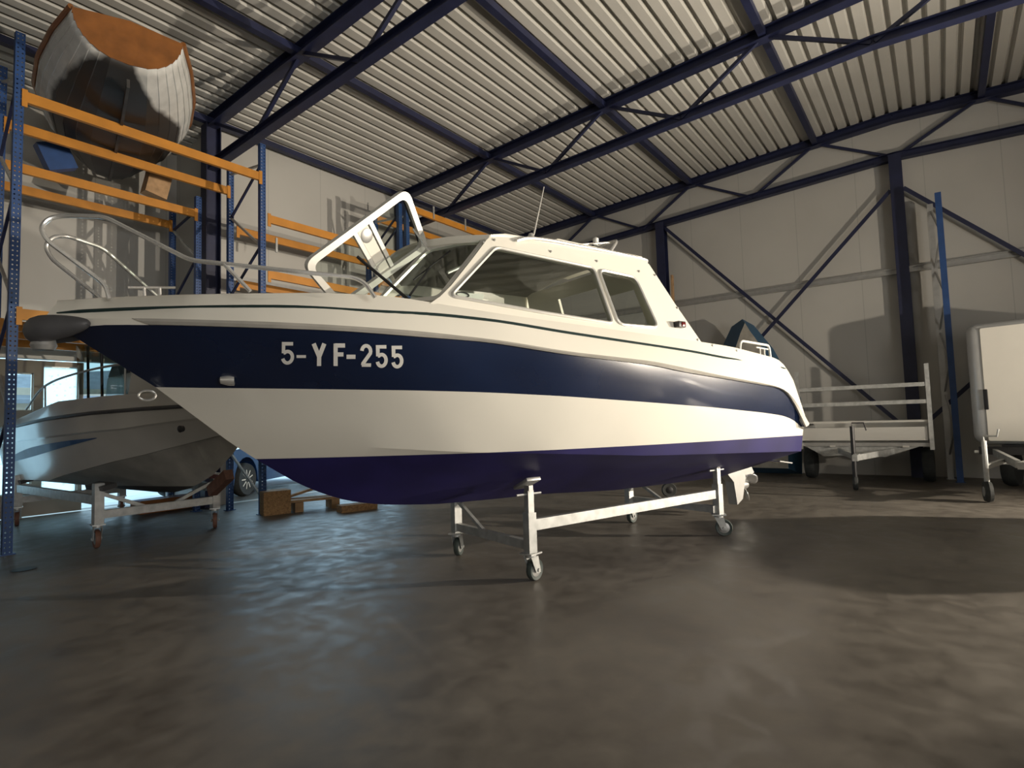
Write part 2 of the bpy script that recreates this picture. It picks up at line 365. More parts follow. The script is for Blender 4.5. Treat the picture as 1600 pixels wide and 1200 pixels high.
# ================================================================== pallet racks
def rack(label, z_top, ups, beams, group, stops=()):
    """ups: (u, v, height); beams: (u0, u1, v, z) ; braces between upright pairs"""
    t = thing('pallet_rack', label, 'rack', (ups[0][0], ups[0][1], 0), 0, group); ox, oy = ups[0][0], ups[0][1]
    for u, v, h in ups:
        mb = MB(); a = (u-ox, v-oy); w, d = .085, .07
        mb.bar((a[0], a[1]-d/2+.005, 0), (a[0], a[1]-d/2+.005, h), w, .006, (0, 1, 0))
        for sg in (-1, 1): mb.bar((a[0]+sg*(w/2-.003), a[1], 0), (a[0]+sg*(w/2-.003), a[1], h), .006, d, (0, 1, 0))
        mb.box((a[0], a[1], .005), (.13, .12, .01)); mb.out('upright', M['slotblue'], t, smooth=False)
    for (u, v, h), (u2, v2, h2) in zip(ups[::2], ups[1::2]):
        z = .25; k = 0; hh = min(h, h2)-.2
        while z < hh:
            za, zb = (z, min(z+.62, hh)); p, q = ((u-ox, v-oy+.03), (u2-ox, v2-oy-.03))
            if k % 2: p, q = q, p
            MB().bar((*p, za), (*q, zb), .03, .03).out('brace', M['struct'] if k % 2 else M['galv'], t, smooth=False); z += .62; k += 1
    for u0, u1, v, z in beams:
        mb = MB().bar((u0-ox+.045, v-oy-.02, z), (u1-ox-.045, v-oy-.02, z), .05, .12)
        b = mb.out('beam', M['orange'], t, smooth=False)
        for u in (u0, u1):
            sg = 1 if u == u0 else -1
            MB().box((u-ox+sg*.045, v-oy-.045, z-.02), (.05, .012, .2)).out('beam_connector', M['orange'], b, smooth=False)
    for u, v, z in stops:
        MB().bar((u-ox, v-oy-.05, z-.05), (u-ox, v-oy-.05, z+.2), .035, .02).out('load_stop', M['galv'], t, smooth=False)
    return t
AF, AB = 7.95, 8.86
rack('front row orange and blue pallet rack carrying the wooden rowboat', 0,
     [(1.63, AF, 5.72), (1.66, AB, 5.72), (4.46, AF, 5.52), (4.44, AB, 5.5)],
     [(1.63, 4.46, AF, 5.0), (1.66, 4.44, AB, 5.02), (1.63, 4.46, AF, 2.56), (1.66, 4.44, AB, 2.56)], 'pallet racks along the left wall')
rack('rear pallet rack in the deep bay behind the rowboat rack', 0,
     [(1.6, 9.25, 4.95), (1.6, 10.12, 4.95), (4.12, 9.25, 4.95), (4.1, 10.12, 4.95)],
     [(1.6, 4.12, 9.25, 4.66), (1.6, 4.1, 10.12, 4.68), (1.6, 4.12, 9.25, 2.52), (1.6, 4.1, 10.12, 2.52)], 'pallet racks along the left wall')
rack('empty middle pallet rack with orange beams seen beside the raised hatch window', 0,
     [(7.18, AF, 5.4), (7.18, AB, 5.4)],
     [(4.505, 7.18, AF, 4.39), (4.50, 7.18, AB, 4.42), (4.505, 7.18, AF, 3.54), (4.50, 7.18, AB, 3.56)], 'pallet racks along the left wall', [(5.2, AB, 4.25)])
rack('far pallet rack with high orange beams above the cabin roof', 0,
     [(7.36, AF, 5.5), (7.36, AB, 5.5), (10.5, AF, 5.5), (10.5, AB, 5.5)],
     [(7.36, 10.5, AF, 5.58-.2), (7.36, 10.5, AB, 5.58-.2), (7.36, 10.5, AF, 4.1), (7.36, 10.5, AB, 4.1)], 'pallet racks along the left wall', [(8.05, AF, 5.38), (9.0, AF, 5.38)])
# ================================================================== generic swivel caster
def caster(parent, p, hgt, rad, wheelmat, rz=0., steel='galv'):
    """swivel caster: its plate is hgt above the floor, p is the spot under the leg"""
    Rm = Matrix.Rotation(rz, 3, 'Z'); off = Rm@Vector((.045, 0, 0)); c = Vector(p)+off; c.z = rad
    ca = MB().box((p[0], p[1], hgt-.006), (.14, .12, .012), Rm)
    ca.lathe([(.045, 0), (.045, .025)], (p[0], p[1], hgt-.037), 'z', 16)
    fork = ca.out('caster', M[steel], parent)
    fk = MB()
    for sg in (-1, 1):
        y = Rm@Vector((0, sg*.034, 0)); a = Vector((p[0], p[1], hgt-.03))
        fk.prism([a+y+Rm@Vector((-.045, 0, 0)), a+y+Rm@Vector((.045, 0, 0)), c+y+Rm@Vector((.028, 0, -.02)), c+y+Rm@Vector((-.028, 0, -.02))], y.normalized()*.006)
    fk.lathe([(.014, -.05), (.014, .05)], c, rot=Rm@Matrix.Rotation(R(-90), 3, 'X'), n=10)
    fk.out('fork', M[steel], fork)
    w = .024; MB().lathe([(rad*.62, -w*.7), (rad*.93, -w), (rad, -w*.5), (rad, w*.5), (rad*.93, w), (rad*.62, w*.7)], c, rot=Rm@Matrix.Rotation(R(-90), 3, 'X'), n=28).out('wheel', M[wheelmat], fork)
    MB().lathe([(rad*.2, -w*1.05), (rad*.64, -w*.75), (rad*.64, w*.75), (rad*.2, w*1.05)], c, rot=Rm@Matrix.Rotation(R(-90), 3, 'X'), n=24).out('wheel_hub', M['dull'], fork)
# ================================================================== MAIN BOAT
BA = math.atan2(-.2868, .958)
F = Frame((3.82, 3.16, 0), BA, -1)
def I(x, y): return lambda s, z=0: np.interp(s, x, y)
bs = I([-2.95, -2.88, -2.6, -2.2, -1.7, -1.2, -.6, 0, 1, 2, 3.3], [0, .08, .36, .64, .88, 1.03, 1.14, 1.2, 1.22, 1.2, 1.14])
bn = I([-2.447, -2.2, -1.7, -1.2, -.6, 0, 1, 2, 3.3], [0, .2, .56, .83, 1.03, 1.12, 1.17, 1.16, 1.1])
bc = I([-2.08, -1.7, -1.2, -.6, 0, 1, 2, 3.3], [0, .26, .56, .82, .96, 1.05, 1.06, 1.02])
sheer = F.solve([(115, 507), (259, 508), (415, 513), (530, 517), (645, 526), (760, 534.6), (880, 554), (1020, 571), (1070, 582), (1180, 600), (1220, 607), (1235, 620), (1257, 667)], bs)
sheer = np.vstack([[-2.90, .0, 1.845], sheer])
navy = F.solve([(243, 605), (300, 606), (415, 607), (530, 608.5), (645, 610), (760, 613), (880, 619), (1020, 629), (1120, 637), (1195, 645), (1227, 650), (1247, 660), (1255, 671)], bn)
chine = F.solve([(352, 686), (430, 690), (530, 697), (600, 700), (674, 704), (725, 706.5), (860, 709), (1010, 712), (1120, 709), (1252, 705)], bc)
keel = F.solve([(352, 686), (385, 710), (409, 722), (440, 742), (480, 763), (540, 783), (600, 789), (680, 788), (760, 781), (845, 772), (961, 766)], lambda s, z: 0.)
keel = np.vstack([keel, [2.4, 0, .50], [3.30, 0, .49]])
navy[0, 1] = 0; chine[0, 1] = 0; chine[0, 0] = keel[0, 0]; chine[0, 2] = keel[0, 2]
boat = thing('cabin_cruiser', 'navy and white cabin cruiser on a grey wheeled trolley', 'boat', F.o, BA)
NS = 64
rk, rc, rn, rs = [sample(p, NS) for p in (keel, chine, navy, sheer)]
rk[:, 1] = 0
def mid(a, b, t, bulge=0.): 
    m = a*(1-t)+b*t; m[:, 1] += bulge*np.sin(np.linspace(0, 1, NS)*math.pi)*4*t*(1-t); return m
rows = [rk, mid(rk, rc, .35), mid(rk, rc, .7), rc, mid(rc, rn, .5, .012), rn, mid(rn, rs, .5, .012), rs]
mb = MB()
for sg in (1, -1):
    mb.grid([[F.L((p[0], p[1]*sg, p[2])) for p in r] for r in rows], [1, 1, 1, 0, 0, 2, 2])
# transom
ring = [r[-1] for r in rows]
f = mb.bm.faces.new([mb.bm.verts.new(F.L(p)) for p in ring]+[mb.bm.verts.new(F.L((p[0], -p[1], p[2]))) for p in ring[:0:-1]]); f.material_index = 0
bmesh.ops.remove_doubles(mb.bm, verts=mb.bm.verts[:], dist=1e-4)
bmesh.ops.bisect_plane(mb.bm, geom=mb.bm.verts[:]+mb.bm.edges[:]+mb.bm.faces[:], plane_co=(0, 0, 1.028), plane_no=(.008, 0, 1))
for f in mb.bm.faces:
    c = f.calc_center_median(); below = c.z+.008*c.x < 1.028
    if f.material_index < 2: f.material_index = 1 if below else 0
hull = mb.out('hull', [M['white'], M['anti'], M['navy']], boat, ang=12)
from mathutils.bvhtree import BVHTree
_vh = BVHTree.FromPolygons([v.co for v in hull.data.vertices], [p.vertices[:] for p in hull.data.polygons])
def hullw(s, z, d=1.0):
    h = _vh.ray_cast(F.L((s, 2.5, z)), Vector((0, 1, 0)))     # from the near side inwards
    return -h[0].y if h[0] else d
# white deck moulding
railtop = F.solve([(69, 497), (230, 498), (300, 500), (415, 503), (530, 509), (645, 517), (780, 532), (880, 549), (1020, 565), (1120, 586), (1195, 600), (1220, 606), (1237, 620), (1250, 640), (1262, 662)], bs)
bd = lambda s, z=0: bs(s)-.13
dk = F.solve([(172, 465), (302, 460), (366, 459), (510, 457.5), (610, 462), (780, 490), (1095, 534), (1145, 542), (1217, 561), (1228, 570), (1240, 595)], bd)
dk = np.vstack([[-2.93, .0, 2.0], [-2.86, .05, 2.022], dk])
rt = sample(railtop, NS); de = sample(dk, NS); rt[0, 1] = 0; de[0, 1] = 0
def inset(r, dw, dz):
    q = r.copy(); q[:, 1] = np.maximum(0, q[:, 1]-dw); q[:, 2] += dz; return q
lip = inset(de, .05, .012); inn = inset(de, .16, -.03)
ck = inn.copy(); ce = inn.copy(); ce[:, 1] = 0
for r in (ck, ce):
    r[(r[:, 0] > 1.7) & (r[:, 0] < 2.85), 2] = 1.25
ck[:, 1] = np.maximum(0, inn[:, 1]-.02)
rl = rt.copy(); rl[:, 2] = rs[:, 2]; rl[:, 0] = rs[:, 0]; rl[:, 1] = np.maximum(rs[:, 1], 0)+.002; 
mb = MB()
for sg in (1, -1): mb.grid([[F.L((p[0], p[1]*sg, p[2])) for p in r] for r in (rl, rt, de, lip, inn, ck, ce)])
ring = [r[-1] for r in (rl, rt, de)]
mb.bm.faces.new([mb.bm.verts.new(F.L(p)) for p in ring]+[mb.bm.verts.new(F.L((p[0], -p[1], p[2]))) for p in ring[::-1]])
mb.out('deck', M['white'], boat, ang=40)
# rub rail and bow bumper
mb = MB()
for sg in (1, -1):
    mids = [(a*.5+b*.5) for a, b in zip(rs, rt)]
    for i in range(len(mids)-1): pass
    for dz in (-.004,):
        V = []
        for a, b in zip(rs[4:], rt[4:]):
            o = np.array([0, .022*sg, 0]); a2 = a*[1, sg, 1]; b2 = b*[1, sg, 1]
            V.append([F.L(a2), F.L(a2+o*.8), F.L((a2+b2)/2+o*1.25), F.L(b2+o*.8), F.L(b2)])
        mb.grid([list(x) for x in zip(*V)])
mb.out('rub_rail', M['greyrub'], boat)
mb = MB(); P = []
for sg in (1, -1):
    path = [(-2.78, .205), (-2.83, .165), (-2.88, .125), (-2.94, .085), (-2.99, .04)]
    P.append([F.L((s, w*sg, 1.862-.006*i)) for i, (s, w) in enumerate(path)])
allp = smooth_path(P[0]+[F.L((-3.0, 0, 1.832))]+P[1][::-1], 6); k = len(allp)
mb.tube(allp, [.012+.066*math.sin(math.pi*i/(k-1))**.6 for i in range(k)], 14)
mb.out('bow_bumper', M['darkrub'], boat)
MB().lathe([(.0, 0), (.05, .004), (.062, .03), (.05, .075), (.02, .095), (0, .098)], F.L((-2.985, 0, 1.72)), 'z', 16).out('bow_roller', M['dull'], boat)
# dark stripe along the white band
zf_r, zf_e = rowfn(rt), rowfn(de)
def bw(s, z):
    a, b = zf_r(s), zf_e(s); t = 0 if abs(b[2]-a[2]) < 1e-4 else max(0, min(1, (z-a[2])/(b[2]-a[2]))); return a[1]+(b[1]-a[1])*t
st = F.solve([(89, 489), (150, 485), (230, 482), (345, 479.5), (460, 479), (587, 487), (680, 491), (780, 502), (880, 519), (980, 534), (1080, 549), (1120, 557), (1227, 576)], bw)
st = sample(st, 60)
mb = MB()
for sg in (1, -1):
    mb.tube([F.L((p[0], sg*(p[1]+.004), p[2])) for p in st], [.004]+[.011]*58+[.004], 6)
mb.out('deck_stripe', M['green'], boat)
# registration letters
hw = hullw
def arc(cx, cy, rx, ry, a0, a1, n=10): return [(cx+rx*math.cos(R(a0+(a1-a0)*i/n)), cy+ry*math.sin(R(a0+(a1-a0)*i/n))) for i in range(n+1)]
g5 = [[(.9, .915), (.19, .915), (.19, .5)], [(.2, .52)]+arc(.5, .33, .36, .25, 130, -0, 8)+arc(.5, .33, .36, .26, 0, -165, 10)]
g2 = [arc(.5, .68, .36, .24, 175, -20, 10)+[(.22, .14), (.22, .085)], [(.14, .085), (.9, .085)]]
gY = [[(.12, 1.), (.5, .42), (.5, 0)], [(.88, 1.), (.5, .42)]]
gF = [[(.17, 0), (.17, 1.)], [(.1, .915), (1., .915)], [(.1, .52), (.85, .52)]]
gD = [[(0, .5), (1, .5)]]
TXT = [('5', (438, 534.6, 459, 569.7), g5, .23), ('-', (463, 555, 477.7, 559.5), gD, 1.), ('Y', (487, 537, 509, 572), gY, .27), ('F', (521, 537, 538.6, 572), gF, .33), ('-', (541, 554.3, 555, 561), gD, 1.), ('2', (562, 537.4, 581, 573.6), g2, .26), ('5', (586, 539, 605, 574.8), g5, .26), ('5', (610.5, 540, 629.5, 575.6), g5, .26)]
def ribbon(mb, path, th, asp, mp):
    n = len(path); L, Q = [], []
    for i in range(n):
        a, b = path[max(0, i-1)], path[min(n-1, i+1)]; dx, dy = (b[0]-a[0])*asp, b[1]-a[1]; l = math.hypot(dx, dy) or 1
        nx, ny = -dy/l*th/2, dx/l*th/2; k = 1.
        if 0 < i < n-1:
            c = path[i]; d1 = Vector(((c[0]-a[0])*asp, c[1]-a[1])); d2 = Vector(((b[0]-c[0])*asp, b[1]-c[1]))
            if d1.length > 1e-6 and d2.length > 1e-6: k = 1/max(.6, math.cos(d1.angle(d2)/2))
        L.append(mp(path[i][0]+nx*k/asp, path[i][1]+ny*k)); Q.append(mp(path[i][0]-nx*k/asp, path[i][1]-ny*k))
    A = [mb.bm.verts.new(p) for p in L]; B = [mb.bm.verts.new(p) for p in Q]
    for i in range(n-1): mb.bm.faces.new((A[i], A[i+1], B[i+1], B[i]))
mb = MB(); lay = 0
for ch, (x0, y0, x1, y1), gl, th in TXT:
    q0 = F.solve([(x0, y0), (x0, y1), (x1, y0), (x1, y1)], lambda s, z: hw(s, min(1.73, max(1.53, z))))
    def mp(gx, gy):
        p = q0[0]*(1-gx)*gy+q0[1]*(1-gx)*(1-gy)+q0[2]*gx*gy+q0[3]*gx*(1-gy); return F.L((p[0], hw(p[0], p[2])+.0045+.0003*lay, p[2]))
    for path in gl:
        asp = (x1-x0)/(y1-y0); lay = (lay+1) % 3
        ribbon(mb, path, th*1.12*asp if ch != '-' else 1., asp, mp)
mb.out('registration_number', M['letter'], boat, weld=False, recalc=False, smooth=False)
# fittings on the hull side
q = F.solve([(357, 594)], lambda s, z: np.interp(s, [-2.3, -1.9], [.3, .55]))[0]
sp = F.solve([(357, 594)], hw)[0]
dirb = Vector((.92, -.38, 0))
MB().lathe([(0, -.055), (.022, -.045), (.034, 0), (.034, .03), (.026, .032), (.024, .01)], F.L((sp[0], sp[1]+.01, sp[2])), rot=Vector((1, -.25, 0)).to_track_quat('Z', 'Y').to_matrix(), n=16).out('vent_fitting', M['chrome'], boat)
q = F.onw(236, 618, 0.0)
MB().tube([F.L((q[0]-.02+.045*math.cos(R(a)), .0, q[2]-.0+.03*math.sin(R(a)))) for a in range(0, 360, 24)], .007, 6, True).out('towing_eye', M['chrome'], boat)
# ------------------------------------------------------------------ cabin
def wc(s, z): return .98+.03*s-.27*(z-1.95)
def side(px): return [tuple(p) for p in F.solve(px, wc)]
outer = side([(672, 474), (688, 463), (705, 446), (740, 402), (760, 375), (770, 366), (790, 365), (900, 382), (985, 397), (1003, 401), (1015, 414), (1055, 475), (1097, 536)])
base = []
for s in np.linspace(1.62, -.9, 14):
    z = zf_e(s)[2]-.03; base.append((s, wc(s, z), z))
outer = outer+base[1:]
h1 = side([(703, 462.5), (774, 386.5), (927, 419), (957, 505.5), (850, 489)])
h2 = side([(934, 421), (992, 433.5), (1028, 512), (966, 507)])
h1 = rpoly(h1, .05); h2 = rpoly(h2, .07)
def mirror(P, sg): return [F.L((p[0], p[1]*sg, p[2])) for p in P]
cab = None
for sg in (1, -1):
    mb = MB().sheet(mirror(outer, sg), [mirror(h1, sg), mirror(h2, sg)], .035*(1))
    sd = mb.out('cabin_side', M['white'], boat, ang=30)
    for k, (h, nm) in enumerate(((h1, 'side_window'), (h2, 'quarter_window'))):
        fr = MB().tube(mirror([(p[0], p[1]+.006, p[2]) for p in h], sg), .0125, 6, True).out(nm, M['alu'], sd)
        P = mirror([(p[0], p[1]-.010, p[2]) for p in h], sg); g = MB(); g.sheet(P, [], .004); g.out('pane', M['glass'], fr)
# roof: cambered, with an overhanging front brow
top_edge = side([(770, 366), (790, 365), (900, 382), (985, 397), (1003, 401)])
tf = rowfn(np.array(top_edge))
rowsR = []
for j in range(13):
    t = -1+2*j/12; w = abs(t); row = []
    for i in range(15):
        k = i/14; s = (-.46-.34*(1-w**2.2))*(1-k)+(1.14)*k; e = tf(max(-.44, min(1.14, s)))
        z = e[2]-.01+.10*(1-w*w)*(min(1, .45+k*1.6)); z = min(z, 2.58+.18*min(1, max(0, (s+.82)/.5))+.05) if w < .8 else z
        row.append((s, (e[1]+.012)*t, z))
    rowsR.append(row)
mb = MB(); mb.grid([[F.L(p) for p in r] for r in rowsR])
mb.grid([[F.L((p[0], p[1]*.985, p[2]-.035)) for p in r] for r in rowsR], flip=True)
fr_e = [r[0] for r in rowsR]; bk = [r[-1] for r in rowsR]
for E_ in (fr_e, bk): mb.grid([[F.L(p) for p in E_], [F.L((p[0], p[1]*.985, p[2]-.035)) for p in E_]])
for r in (rowsR[0], rowsR[-1]): mb.grid([[F.L(p) for p in r], [F.L((p[0], p[1]*.985, p[2]-.035)) for p in r]])
roof = mb.out('cabin_roof', M['white'], boat, ang=45)
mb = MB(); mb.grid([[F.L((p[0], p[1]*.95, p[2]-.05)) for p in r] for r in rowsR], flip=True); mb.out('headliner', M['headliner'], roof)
# windscreen: two side lights and the open middle hatch
def fq(s, w, z): return F.L((s, w, z))
for sg in (1, -1):
    A, B = (-.95, .90*sg, 2.05), (-.46, .775*sg, 2.60); D, E2 = (-1.2, .36*sg, 2.08), (-.745, .36*sg, 2.575)
    Pq = [fq(*A), fq(*B), fq(*E2), fq(*D)]
    rim = rpoly(Pq, .06); inner = [p+(sum(Pq, Vector())/4-p).normalized()*.05 for p in rim]
    sc = MB().sheet(rim, [inner], .02).out('windscreen_frame', M['alu'], boat, ang=30)
    MB().sheet(inner, [], .004).out('pane', M['glass'], sc)
HT = [(-1.035, .60, 2.889), (-1.748, .60, 2.251), (-1.43, .37, 2.03), (-.752, .36, 2.575)]
Pq = [fq(*p) for p in HT]; rim = rpoly(Pq, .09, 7); cen = sum(Pq, Vector())/4
e1 = (Pq[1]-Pq[0]).normalized(); e2 = (Pq[3]-Pq[0]).normalized()
Pi = [Pq[0]+(e1+e2)*.045, Pq[1]+(-e1+e2)*.045, Pq[2]+(-e1-e2)*.045, Pq[3]+(e1-e2)*.045]; inner = rpoly(Pi, .07, 7)
ht = MB().sheet(rim, [inner], .035).out('hatch_window', M['alu'], boat, ang=30)
MB().sheet(inner, [], .004).out('pane', M['glass'], ht)
MB().tube(rpoly([p+(cen-p).normalized()*.052 for p in Pq], .07, 7), .008, 6, True).out('seal', M['black'], ht)
nrm = e1.cross(e2).normalized()
def hp(a, b): return Pq[0]*(1-a)*(1-b)+Pq[1]*a*(1-b)+Pq[2]*a*b+Pq[3]*(1-a)*b
for a0, a1, nm, m in ((.385, .42, 'hatch_bar', 'alu'), (.535, .57, 'hatch_bar', 'alu')):
    MB().sheet([hp(a0, .04), hp(a1, .04), hp(a1, .97), hp(a0, .97)], [], .022).out(nm, M[m], ht, smooth=False)
pl = MB().sheet([hp(.428, .09), hp(.527, .09), hp(.527, .95), hp(.428, .95)], [], .012).out('hatch_board', M['white'], ht, smooth=False)
c = hp(.475, .25)
q = nrm.to_track_quat('Z', 'Y').to_matrix()
for sg in (1, -1): MB().lathe([(.0, .008*sg), (.05, .008*sg), (.05, .014*sg), (.04, .018*sg), (0, .018*sg)], c, rot=q, n=20).out('hatch_latch', M['dull'], pl)
MB().tube([hp(.62, .45)+Vector((0, 0, 0)), F.L((-1.0, .66, 2.05))], .011, 8).out('gas_strut', M['black'], boat)
MB().tube([hp(.06, .62), F.L((-.8, .5, 2.5))], .008, 8).out('hatch_stay', M['chrome'], ht)
# wiper on the near side light
MB().tube([F.L((-1.07, .72, 2.10)), F.L((-.86, .62, 2.34))], .008, 6).tube([F.L((-.98, .60, 2.24)), F.L((-.72, .66, 2.47))], .006, 6).out('wiper', M['black'], boat)
# roof gear
rp_ = [F.onw(x, y, .82) for x, y in ((807, 375.5), (826, 372), (860, 375.5), (900, 383), (960, 394.5), (1003, 404), (1011, 408), (1003, 411))]
for sg in (1, -1):
    MB().tube(smooth_path([F.L((p[0], p[1]*sg, p[2])) for p in rp_], 5), .013, 8).out('roof_rail', M['chrome'], boat)
mb = MB(); mb.tube([F.L((p[0]+.01, p[1]*.97, p[2]-.03)) for p in fr_e], .036, 8); mb.out('windscreen_header', M['white'], boat)
MB().box(F.L((.95, .0, 2.80)), (.9, .85, .09), bev=.03).out('roof_hatch', M['white'], boat)
an = MB().tube([F.L((-.07, .78, 2.655)), F.L((-.03, .765, 2.68)), F.L(F.onw(850, 292, .70))], [.013, .008, .004], 8).out('antenna', M['alu'], boat)
MB().lathe([(.028, 0), (.028, .02), (.015, .045), (0, .05)], F.L((-.07, .78, 2.63)), 'z', 12).out('antenna_base', M['chrome'], an)
P = smooth_path([F.L((1.05, .5, 2.74)), F.L((1.2, .48, 2.90)), F.L((1.3, .3, 2.96)), F.L((1.32, 0, 2.97)), F.L((1.3, -.3, 2.96)), F.L((1.2, -.48, 2.90)), F.L((1.05, -.5, 2.74))], 5)
arch = MB().tube(P, .014, 8).tube([F.L((1.3, .33, 2.955)), F.L((.75, .36, 2.83))], .01, 8).out('light_arch', M['chrome'], boat)
MB().lathe([(.022, 0), (.022, .03), (.03, .032), (.03, .075), (.012, .09), (0, .092)], F.L((1.31, .1, 2.98)), 'z', 14).out('anchor_light', M['lamp'], arch)
MB().lathe([(.0, -.05), (.045, -.045), (.05, .03), (.03, .05), (0, .052)], F.L((1.12, .78, 2.62)), 'x', 16).out('horn', M['white'], boat)
# port light on the pillar
q = F.solve([(1058, 508)], wc)[0]
nl = MB().box(F.L((q[0], q[1]+.028, q[2])), (.10, .06, .055), bev=.008).out('navigation_light', M['black'], boat)
MB().box(F.L((q[0]+.012, q[1]+.05, q[2]-.002)), (.055, .03, .04), bev=.006).out('red_lens', M['red'], nl)
# canopy snaps along the white band and cabin edge
for x, y in ((779, 448+.5), (860, 393), (932, 408), (998, 424), (1023, 430), (791, 494), (891, 508), (973, 521), (1045, 530), (1058, 481), (1113, 540), (1151, 548), (1090, 531), (755, 379), (772, 375)):
    q = F.solve([(x, y)], lambda s, z: max(wc(s, z), 0))[0] if x < 1105 else F.solve([(x, y)], bw)[0]
    if (x, y) == (779, 448.5): continue
    MB().lathe([(.011, 0), (.009, .006), (0, .008)], F.L((q[0], q[1]+.003, q[2])), rot=Vector((0, -1, .2)).to_track_quat('Z', 'Y').to_matrix(), n=8).out('snap_fastener', M['dull'], boat)
# sticker inside the window corner
q = [F.solve([p], lambda s, z: wc(s, z)-.022)[0] for p in ((712, 456.5), (756, 459.5), (754, 470), (705, 461))]
lb = MB().sheet([F.L(p) for p in q], [], .002).out('window_sticker', M['letter'], boat, smooth=False)
q = F.solve([(723, 460.5)], lambda s, z: wc(s, z)-.016)[0]
MB().tube([F.L((q[0]+.05*math.cos(R(a)), q[1], q[2]+.016*math.sin(R(a)))) for a in range(0, 360, 20)], .004, 5, True).out('sticker_oval', M['black'], lb)
# interior: dashboard, wheel, seat backs, bulkhead with door
MB().prism([F.L((-.92, -.72, 1.8)), F.L((-.92, -.72, 2.02)), F.L((-.75, -.72, 2.03)), F.L((-.5, -.72, 1.97)), F.L((-.5, -.72, 1.5)), F.L((-.8, -.72, 1.5))], F.L((0, 1.44, 0))).out('dashboard', M['beige'], boat)
hc = F.L((-.5, -.45, 2.03)); rq = Matrix.Rotation(R(60), 3, 'Y')
MB().tube([hc+rq@Vector((.17*math.cos(R(a)), .17*math.sin(R(a)), 0)) for a in range(0, 360, 18)], .012, 6, True).tube([hc+rq@Vector((.17, 0, 0)), hc-rq@Vector((.17, 0, 0))], .01).out('steering_wheel', M['black'], boat)
for w in (-.5, .5): MB().box(F.L((.45, w, 1.75)), (.12, .5, .5), bev=.03).box(F.L((.2, w, 1.5)), (.5, .5, .12), bev=.03).out('seat', M['beige'], boat)
MB().box(F.L((.4, 0, 1.3)), (1.9, 1.6, .04)).out('cabin_sole', M['beige'], boat)
MB().sheet([F.L(p) for p in ((1.42, -.92, 1.3), (1.42, .92, 1.3), (1.34, .86, 1.9), (1.12, .78, 2.64), (1.12, -.78, 2.64), (1.34, -.86, 1.9))], [[F.L(p) for p in ((1.40, -.3, 1.36), (1.40, .3, 1.36), (1.34, .3, 1.9), (1.16, .3, 2.5), (1.16, -.3, 2.5), (1.34, -.3, 1.9))], [F.L(p) for p in ((1.31, .38, 2.0), (1.31, .78, 2.0), (1.19, .70, 2.4), (1.19, .38, 2.4))]], .03).out('rear_bulkhead', M['white'], boat)
MB().tube([F.L((-.72, .62, 2.32)), F.L((-.38, .6, 2.50))], .012, 8).out('grab_handle', M['chrome'], boat)
# bow rail
near = [(-2.69, .25, 2.0), (-2.71, .25, 2.08), (-2.97, .2, 2.30), (-3.0, .185, 2.37), (-2.965, .185, 2.43), (-2.90, .2, 2.452), (-2.72, .33, 2.44), (-2.34, .65, 2.17), (-2.19, .74, 2.15), (-1.86, .88, 2.12), (-1.54, .95, 2.11), (-1.48, .97, 2.08), (-1.42, .97, 2.0)]
for sg in (1, -1):
    P = []
    Q = [F.L((a, b*sg, c)) for a, b, c in near]
    for i, p in enumerate(Q):
        if i in (0, len(Q)-1): P.append(p); continue
        rp = rpoly([Q[i-1], p, Q[i+1]], .05, 4)[5:10]; P += rp
    br = MB().tube(P, .0125, 10).out('bow_rail', M['chrome'], boat)
    MB().tube([F.L((-2.19, .74*sg, 2.15)), F.L((-2.07, .80*sg, 2.0))], .011, 8).out('rail_leg', M['chrome'], br)
for s, w, z, l in ((-2.5, 0, 1.99, .24),): 
    q0, q1 = F.onw(200, 449, 0), F.onw(274, 449.5, 0)
    cl = MB().tube([F.L(q0), F.L(q1)], .008, 8)
    for t in (.33, .66):
        p = q0*(1-t)+q1*t; cl.tube([F.L(p), F.L((p[0]+.01, 0, 1.985))], .009, 8)
    cl.out('bow_cleat', M['chrome'], boat)
for sg in (1, -1):
    P = rpoly([F.L((2.34, .98*sg, 1.84)), F.L((2.36, .98*sg, 1.965)), F.L((2.88, .98*sg, 1.945)), F.L((2.90, .98*sg, 1.78))], .05, 4)[5:-5]
    P = [F.L((2.34, .98*sg, 1.84))]+P[:]+[F.L((2.90, .98*sg, 1.78))]
    sr = MB().tube(P, .0125, 8).out('stern_rail', M['lamp'], boat)
    MB().tube([F.L((2.60, 1.0*sg, 1.91)), F.L((2.82, 1.0*sg, 1.90))], .008).tube([F.L((2.67, 1.0*sg, 1.91)), F.L((2.67, 1.0*sg, 1.82))], .008).tube([F.L((2.75, 1.0*sg, 1.905)), F.L((2.75, 1.0*sg, 1.81))], .008).out('stern_cleat', M['lamp'], boat)
